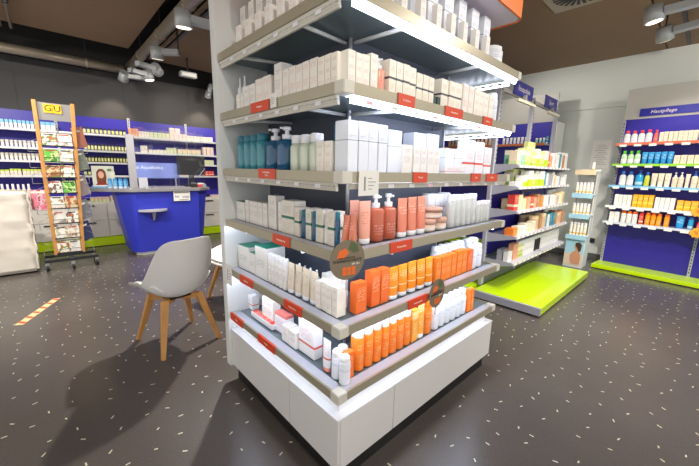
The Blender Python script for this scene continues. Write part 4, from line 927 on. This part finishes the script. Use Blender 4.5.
SKB = pmat('sky_bottle', (96, 170, 220), (240, 250, 255), bands=((0, .25, (210, 226, 240)),), text=((.3, .6),), rows=6)
for k in range(4): put('can', (-.06+.062*k, 5.22-.03*k, WT), (.058, .058, .15), 0, (SKB, mat('cap_sky', (60, 140, 200), .4)), f'sky blue bottle, {ORD[k+1]} of 4 from the left on the counter', 'sky blue bottles on the counter')
e = empty('tissue_tray', (-.17, 5.32, WT)); MB().box(-.11, .11, -.06, .06, 0, .03).build('tray', mat('tray_blue', (120, 170, 210), .4), e, bevel=.004); MB().box(-.09, .09, -.045, .045, .03, .045).build('leaflets', CARD, e); tag(e, 'low pale blue tray on the left end of the counter', 'tray')
e = empty('portrait_card', (-.10, 5.5, WT)); MB().box(-.14, .14, -.004, .004, 0, .33).build('card', mat('portrait_bg', (222, 224, 210), .5), e)
def pc(name, pts, mm, y): MB().prism([(x, y, z) for x, z in pts], [(x, y-.001, z) for x, z in pts]).build(name, mm, e)
def ell(cx, cz, rx, rz, n=14): return [(cx+rx*math.cos(2*math.pi*i/n), cz+rz*math.sin(2*math.pi*i/n)) for i in range(n)]
pc('hair_print', [(-.085, .06), (.025, .06), (.035, .16), (.03, .24), (.0, .285), (-.05, .285), (-.085, .24), (-.09, .16)], mat('print_auburn', (122, 62, 36), .5), -.005); pc('top_print', [(-.12, .0), (.06, .0), (.04, .055), (-.01, .08), (-.05, .08), (-.1, .055)], mat('print_red', (150, 46, 40), .5), -.0062); pc('face_print', ell(-.03, .195, .036, .055), mat('print_face', (228, 178, 150), .5), -.0075); pc('flower_print', ell(.08, .27, .03, .02), mat('print_green', (110, 150, 70), .5), -.005)
MB().box(-.05, .05, .004, .08, 0, .01).build('stand', CARD, e)
tag(e, 'portrait card with auburn hair and red top standing on the counter', 'picture card')

# ------------------------------------------------------------------ magazine rack
rk = empty('magazine_rack', (-.62, 4.85, 0)); tag(rk, 'wooden post magazine rack on castors with yellow header letters', 'magazine rack')
RK0 = Vector((-.62, 4.85, 0))
def rp(s, t): # s -1..1 across, t height
    xl = -.775; xr = -.41-(2.15-t)*.045
    return Vector((xl+(xr-xl)*(s+1)/2, 4.85+(2.15-t)*-.0, t))-RK0
for s in (-1, 1): MB().bar(rp(s, .2), rp(s, 2.16), .042, .042).build('post', WOOD, rk, bevel=.004)
for s in (-1, 1): MB().bar(rp(s, .2)+Vector((0, .26, 0)), rp(s, 2.05)+Vector((0, .10, 0)), .02, .02).build('rear_post', DARKMETAL, rk)
MB().prism([rp(-.9, 1.93)+Vector((0, .004, 0)), rp(.9, 1.93)+Vector((0, .004, 0)), rp(.9, 2.14)+Vector((0, .004, 0)), rp(-.9, 2.14)+Vector((0, .004, 0))], [rp(-.9, 1.93)+Vector((0, -.004, 0)), rp(.9, 1.93)+Vector((0, -.004, 0)), rp(.9, 2.14)+Vector((0, -.004, 0)), rp(-.9, 2.14)+Vector((0, -.004, 0))]).build('header_board', mat('header_grey', (142, 140, 140), .5), rk)
hb = MB().box(-.075, .095, -.012, -.0045, 2.02, 2.125).build('yellow_badge', mat('badge_yellow', (250, 190, 20), .5), rk)
lettering('G', .105, PRINTK, hb, (-.032, -.0125, 2.072), (math.pi/2, 0, 0)); lettering('U', .105, PRINTK, hb, (.055, -.0125, 2.072), (math.pi/2, 0, 0)); MB().box(.009, .012, -.0128, -.012, 2.02, 2.125).build('badge_line', PRINTK, hb)
MB().bar((-.28, -.03, .13), (.28, -.03, .13), .05, .035).build('base_bar', DARKMETAL, rk); MB().bar((-.28, .28, .13), (.28, .28, .13), .05, .035).build('base_bar', DARKMETAL, rk); MB().bar((-.0, -.1, .13), (-.0, .34, .13), .05, .03).build('base_bar', DARKMETAL, rk)
MB().bar((-.15, -.02, .2), (.12, -.02, .2), .06, .04).build('lower_rail', DARKMETAL, rk)
for (x, y) in ((-.26, -.03), (.26, -.03), (0, -.1), (-.26, .28), (.26, .28)):
    c = MB().tube((x-.014, y, .04), (x+.014, y, .04), .04, n=14).build('castor', BLACK, rk); MB().box(x-.02, x+.02, y-.012, y+.012, .06, .115).build('castor_fork', ALU, c)
ZT = [1.62-.199*k for k in range(8)]
for z in ZT:
    a = rp(-.92, z); b = rp(.92, z)
    MB().bar(a+Vector((0, -.045, 0)), b+Vector((0, -.045, 0)), .006, .006).build('wire', DARKMETAL, rk); MB().bar(a+Vector((0, -.045, .05)), b+Vector((0, -.045, .05)), .005, .005).build('wire', DARKMETAL, rk); MB().bar(a+Vector((0, .0, -.005)), b+Vector((0, 0, -.005)), .09, .012).build('tier', DARKMETAL, rk)
    for s in (-1, 1):
        for q in range(2):
            p0 = rp(s, z+.08)+Vector((s*.02, .05+.1*q, 0)); p1 = p0+Vector((s*(.10+.02*q), 0, -.06)); p2 = p1+Vector((0, 0, -.10))
            if (q+int(z*10)) % 2: continue
            wv = MB(); wv.tube(p0, p1, .003, n=5); wv.tube(p1, p2, .003, n=5); wv.tube(p2, p2-Vector((s*.1, 0, 0)), .003, n=5); wv.build('wire_holder', ALU, rk)
def magmat(i, base, blot):
    nm = f'magazine_cover_{i}'; m = mat(nm, base, .4); nt = m.node_tree; b = nt.nodes['Principled BSDF']
    t = nt.nodes.new('ShaderNodeTexCoord'); v = nt.nodes.new('ShaderNodeTexNoise'); v.inputs['Scale'].default_value = 2.6; v.inputs['Detail'].default_value = 2; mp = nt.nodes.new('ShaderNodeMapping'); mp.inputs['Location'].default_value = (i*1.7, i*.9, i*.31)
    nt.links.new(t.outputs['Generated'], mp.inputs[0]); nt.links.new(mp.outputs[0], v.inputs['Vector'])
    r = nt.nodes.new('ShaderNodeValToRGB'); r.color_ramp.interpolation = 'CONSTANT'; cr = r.color_ramp.elements
    cr[0].color = (*lin(blot[0]), 1); cr[1].position = .38; cr[1].color = (*lin(blot[1]), 1)
    q = cr.new(.47); q.color = (*lin(base), 1)
    nt.links.new(v.outputs['Fac'], r.inputs[0]); nt.links.new(r.outputs[0], b.inputs['Base Color']); return m
tiers = ('topmost', 'second', 'third', 'fourth', 'fifth', 'sixth', 'seventh', 'lowest')
covers = [((236, 230, 220), ((206, 70, 50), (120, 150, 80))), ((232, 228, 222), ((150, 110, 80), (210, 200, 180))), ((96, 180, 60), ((60, 130, 40), (200, 220, 150))), ((226, 224, 220), ((150, 140, 120), (206, 200, 190))), ((206, 190, 150), ((120, 130, 60), (180, 90, 60))), ((236, 234, 228), ((200, 120, 90), (190, 190, 150))), ((238, 232, 222), ((190, 110, 80), (90, 80, 80)))]
for i, z in enumerate(ZT):
    for k in range(2):
        a = rp(-.86+.88*k, z)+RK0; b = rp(-.02+.86*k, z)+RK0; wd = b.x-a.x; e = empty('magazine', ((a.x+b.x)/2, a.y-.036, z+.003)); e.rotation_euler.x = math.radians(-9)
        base, blot = covers[(i*2+k*3) % 7]; mm = magmat(i*2+k, base, blot)
        MB().box(-wd/2, wd/2, -.004, .004, 0, .152).build('cover', mm, e); MB().box(-wd/2+.002, wd/2-.002, .004, .012, .001, .150).build('pages', CARD, e)
        MB().box(-wd*.4, wd*.3, -.0046, -.004, .128, .142).build('title_print', (PRINTK, mat('title_red', (190, 50, 40), .5))[(i+k) % 2], e)
        tag(e, f'{"left" if k == 0 else "right"} magazine on the {tiers[i]} tier of the rack front', 'magazine', 'magazines on the rack')
for i, z in enumerate((1.62, 1.32, .98, .66, .36)):
    p = rp(1, z)+RK0; e = empty('magazine', (p.x+.085, p.y+.07, z)); e.rotation_euler = (0, math.radians(-14), math.radians(35))
    MB().box(-.07, .07, -.006, .006, 0, .26).build('cover', mat(f'side_cover_{i}', ((190, 120, 100), (130, 138, 128), (150, 140, 140), (128, 130, 140), (60, 70, 110))[i], .4), e); MB().box(-.05, .03, -.0066, -.006, .2, .225).build('title_print', PRINTW, e)
    tag(e, f'magazine hanging off the right side of the rack, {ORD[i+1]} from the top', 'magazine', 'magazines on the rack side')
e = empty('magazine', (-.855, 4.95, .80)); e.rotation_euler = (math.radians(-8), 0, 0); MB().box(-.085, .085, -.005, .005, 0, .26).build('cover', magmat(31, (226, 130, 150), ((190, 60, 90), (240, 200, 210))), e); MB().box(-.08, .05, -.0056, -.005, .215, .24).build('title_print', PRINTW, e); tag(e, 'pink magazine in the wire holder left of the rack', 'magazine')
MB().bar(rp(-1, .79)+Vector((0, .1, 0)), Vector((-.32, .1, .79)), .006, .006).build('wire_holder', ALU, rk)

# ------------------------------------------------------------------ covered armchair at the left edge
e = empty('armchair', (-1.7, 5.2, 0)); tag(e, 'bulky white upholstered armchair cut by the left frame edge', 'armchair')
def soft_box(name, x0, x1, y0, y1, z0, z1, m, amp, parent, nx=22, nz=26):
    me = bpy.data.meshes.new(name); bm = bmesh.new(); bmesh.ops.create_cube(bm, size=1)
    bmesh.ops.subdivide_edges(bm, edges=bm.edges[:], cuts=20, use_grid_fill=True)
    for v in bm.verts:
        x = x0+(v.co.x+.5)*(x1-x0); y = y0+(v.co.y+.5)*(y1-y0); z = z0+(v.co.z+.5)*(z1-z0)
        f = amp*(math.sin(z*19+1.2*math.sin(x*3))+.6*math.sin(z*37+x*5+y*4)+.4*math.sin(x*17+z*6))
        k = .5 if v.co.z > -.45 else .1
        if abs(v.co.y) > .49: y += math.copysign(f*k*2, v.co.y)
        if abs(v.co.x) > .49: x += math.copysign(f*k*2, v.co.x)
        if v.co.z > .49: z += amp*.8*math.sin(x*8+y*9)
        v.co = (x, y, z)
    bmesh.ops.bevel(bm, geom=[q for q in bm.edges if q.calc_face_angle(0) > 1.0], offset=.03, segments=3, affect='EDGES')
    bm.to_mesh(me); bm.free(); me.polygons.foreach_set('use_smooth', [True]*len(me.polygons)); return link(name, me, m, parent)
UPH = mat('white_upholstery', (232, 226, 214), .5)
soft_box('back_cover', -.55, .74, -.36, -.12, .02, 1.06, UPH, .011, e)
soft_box('armrest', .52, .71, -.13, .45, .02, .68, UPH, .006, e); soft_box('armrest', -.55, -.36, -.13, .45, .02, .68, UPH, .006, e)
soft_box('seat', -.36, .52, -.13, .45, .02, .46, UPH, .004, e)

# ------------------------------------------------------------------ chairs
def chair(loc, rz, label, sc=1.0, swivel=0):
    e = empty('shell_chair', loc, rz); e.scale = (sc, sc, sc)
    prof = [(.225, .42, .19), (.212, .437, .232), (.14, .425, .262), (.03, .392, .278), (-.09, .385, .284), (-.17, .41, .28), (-.205, .49, .272), (-.225, .59, .257), (-.24, .70, .236), (-.25, .79, .208), (-.255, .835, .18), (-.256, .85, .125)]
    LIFT = (.015, .045, .10, .155, .185, .185, .15, .11, .08, .052, .03, .012)
    nu = 13; vs = []; fs = []
    for i, (f, z, wd) in enumerate(prof):
        a = prof[max(0, i-1)]; b = prof[min(len(prof)-1, i+1)]; t = Vector((b[0]-a[0], b[1]-a[1])).normalized(); nrm = Vector((-t.y, t.x))*-1
        lift = LIFT[i]
        for j in range(nu):
            u = -1+2*j/(nu-1); l = lift*abs(u)**2.6
            vs.append((wd*u, f+nrm.x*l, z+nrm.y*l))
    for i in range(len(prof)-1):
        for j in range(nu-1): fs.append((i*nu+j, i*nu+j+1, (i+1)*nu+j+1, (i+1)*nu+j))
    m = MB(); m.add(vs, fs, True); sh = m.build('shell', mat('shell_white', (222, 220, 218), .35), e)
    sh.rotation_euler.z = swivel; so = sh.modifiers.new('t', 'SOLIDIFY'); so.thickness = .012; so.offset = 0; ss = sh.modifiers.new('s', 'SUBSURF'); ss.levels = 2; ss.render_levels = 2
    pad = MB(); vs2 = []; fs2 = []
    rows_ = prof[1:6]
    for i, (f, z, wd) in enumerate(rows_):
        for j in range(9):
            u = -1+2*j/8; vs2.append((wd*.84*u, f*.96, z+.016+LIFT[i+1]*abs(.86*u)**2.6))
    for i in range(len(rows_)-1):
        for j in range(8): fs2.append((i*9+j, i*9+j+1, (i+1)*9+j+1, (i+1)*9+j))
    pad.add(vs2, fs2, True); pd = pad.build('seat_pad', mat('pad_white', (238, 236, 232), .5), e); pd.rotation_euler.z = swivel; so = pd.modifiers.new('t', 'SOLIDIFY'); so.thickness = .02; so.offset = 0; pd.modifiers.new('s', 'SUBSURF').render_levels = 1
    for sx in (-1, 1):
        for sy in (-1, 1): MB().bar((sx*.125, sy*.115-.01, .385), (sx*.215, sy*.225-.02, 0), .05, .04, .026, .026).build('leg', WOOD, e, bevel=.004)
    MB().bar((-.13, -.125, .365), (.13, .105, .365), .03, .045).build('cross_bar', WOOD, e); MB().bar((.13, -.125, .364), (-.13, .105, .364), .03, .045).build('cross_bar', WOOD, e)
    MB().box(-.09, .09, -.1, .08, .37, .392).build('mount', BLACK, e)
    return tag(e, label, 'chair', 'white shell chairs')
chair((-.115, 1.89, 0), math.radians(9), 'white shell chair with beech legs standing alone on the dark floor', 1.03, math.radians(6))
chair((.62, 2.42, 0), math.radians(100), 'white shell chair mostly hidden behind the gondola side panel', 1.0)

# ------------------------------------------------------------------ floor tape
e = empty('floor_tape', (-.96, 3.295, .0)); d = Vector((.30, .636)); e.rotation_euler.z = math.atan2(d.y, d.x)
L = .63; TB = mat('tape_cream', (244, 214, 160), .5); MB().box(-L/2, L/2, -.032, .032, .0007, .0015).build('strip', TB, e)
for k in range(6):
    x = -L/2+.02+k*(L-.04)/5.0*.93; MB().prism([(x, -.03, .0015), (x+.035, -.03, .0015), (x+.06, .03, .0015), (x+.025, .03, .0015)], [(x, -.03, .0019), (x+.035, -.03, .0019), (x+.06, .03, .0019), (x+.025, .03, .0019)]).build('stripe', mat('tape_red', (222, 72, 30), .5), e)
tag(e, 'red and cream striped distance tape stuck on the floor', 'floor tape')
